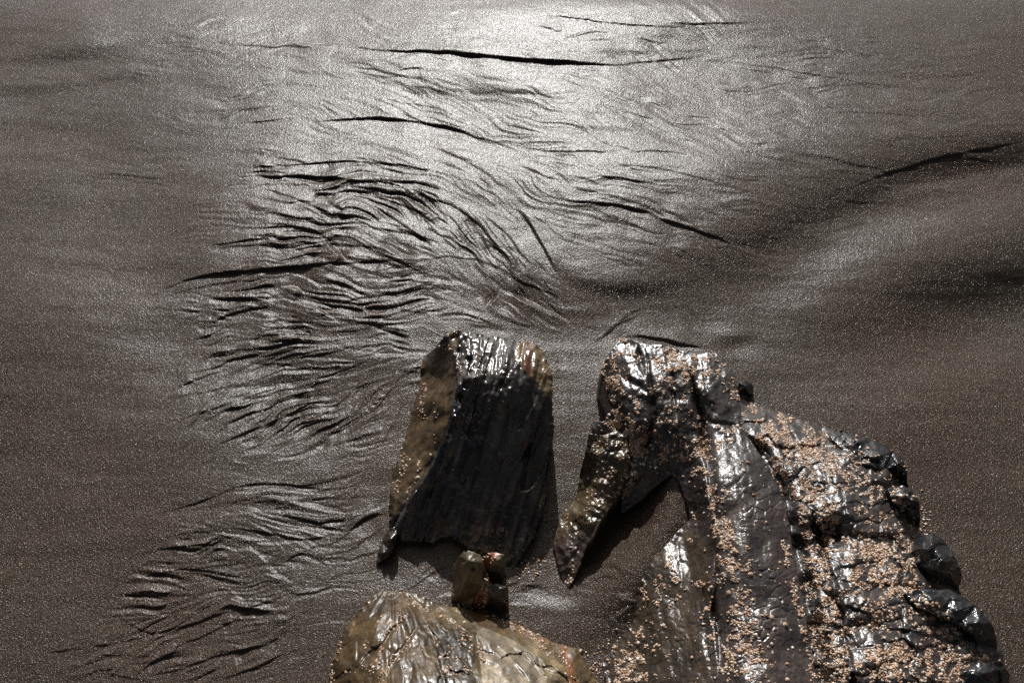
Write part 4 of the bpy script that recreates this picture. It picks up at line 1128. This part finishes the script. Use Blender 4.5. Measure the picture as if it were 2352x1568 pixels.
ledge_d0 = both(blobs([(1770, 990, 70, 50, 20, 1), (1850, 1040, 110, 60, 20, 1), (1930, 1080, 70, 60, 0, .7), (1800, 1080, 40, 60, 50, .8), (1860, 1130, 60, 50, 0, .7), (2000, 1130, 70, 40, 0, .6), (1980, 1200, 80, 60, 0, .4), (2050, 1200, 50, 60, 0, .5), (2010, 1270, 110, 50, 0, .9), (2060, 1290, 70, 50, 0, .9), (1900, 1200, 40, 80, 10, .6),
                       (1880, 1300, 40, 90, 10, .9), (1900, 1420, 40, 90, 10, .9), (1920, 1530, 40, 70, 10, .9), (1980, 1320, 60, 40, 0, .9), (2080, 1350, 120, 30, 10, .9), (2020, 1420, 80, 60, 0, .5), (2040, 1520, 90, 60, 0, .85), (2150, 1440, 80, 40, 20, .6), (2180, 1520, 90, 40, 10, .8), (2130, 1560, 90, 40, 0, .6), (2240, 1540, 60, 50, 0, .5), (2090, 1180, 30, 60, 0, .5), (1720, 930, 30, 20, 0, .8), (2230, 1390, 60, 25, 35, .4)]),
                lines([([(1830, 1130), (1850, 1220), (1870, 1300), (1890, 1400), (1915, 1500)], 10, .6)]))
scatter(S7, lambda px, py: patchy(ledge_d0, 302, 0.0)(px, py) + 0.0015, 7000, (.0010, .0031), outcrop, 120, 22)
fin_d0 = both(lines([([(1295, 1110), (1300, 1160), (1303, 1200)], 5, .7), ([(1355, 1170), (1340, 1120)], 6, .4), ([(1425, 1010), (1440, 1060), (1430, 1110), (1410, 1140)], 7, .7), ([(1300, 1180), (1305, 1210)], 4, .6), ([(1380, 1030), (1375, 1070), (1400, 1090)], 8, .5), ([(1350, 1130), (1370, 1150), (1345, 1170)], 7, .6), ([(1310, 1325), (1305, 1335), (1320, 1305)], 7, .8)]), blobs([(1370, 1020, 25, 25, 0, .4), (1385, 1110, 40, 50, 0, .2)]))
scatter(S6, lambda px, py: fin_d0(px, py) + 0.01, 170, (.0013, .0032), outcrop, 30, 23)
for k, s in enumerate(SB[:2] + SB[3:4]):
    scatter(s, lambda px, py: 0.02 + blobs([(1940, 1050, 50, 25, 20, .6), (2060, 1150, 20, 30, 0, .5), (2130, 1395, 60, 15, 15, .7)])(px, py), 40, (.0018, .0038), outcrop, 0, 31 + k)

# ------------------------------------------------------------------ shell grit lying on the sand between the rocks
def grit():
    r = np.random.default_rng(77)
    pts = []
    for x, y, sx, sy, n in ((1215, 1310, 14, 14, 26), (1235, 1290, 10, 20, 16), (1410, 1520, 30, 26, 70), (1370, 1545, 20, 20, 40), (1440, 1480, 14, 16, 26), (1062, 1395, 22, 5, 26), (1110, 1398, 22, 5, 30), (1720, 960, 22, 14, 20), (2128, 1180, 8, 30, 26), (2120, 1225, 14, 6, 14)):
        pts.append(np.stack([r.normal(x, sx, n), r.normal(y, sy, n)], 1))
    p = np.vstack(pts)
    z = sand_z(p[:, 0], p[:, 1])
    vx, vy, vz = place(p[:, 0], p[:, 1], z)
    P = np.stack([vx, vy, vz + 0.0005], 1)
    surf = dict(px=p[:, 0], py=p[:, 1], V=P, N=np.tile([0., 0., 1.], (len(P), 1)))
    o = scatter(surf, lambda a, b: np.ones(len(a)), len(P), (.0012, .0025), None, 0, 78, 'shell_grit', 0.6)
    tag(o, 'loose pale shell grit lying on the sand between the rocks', 'shell grit', kind='stuff')
grit()
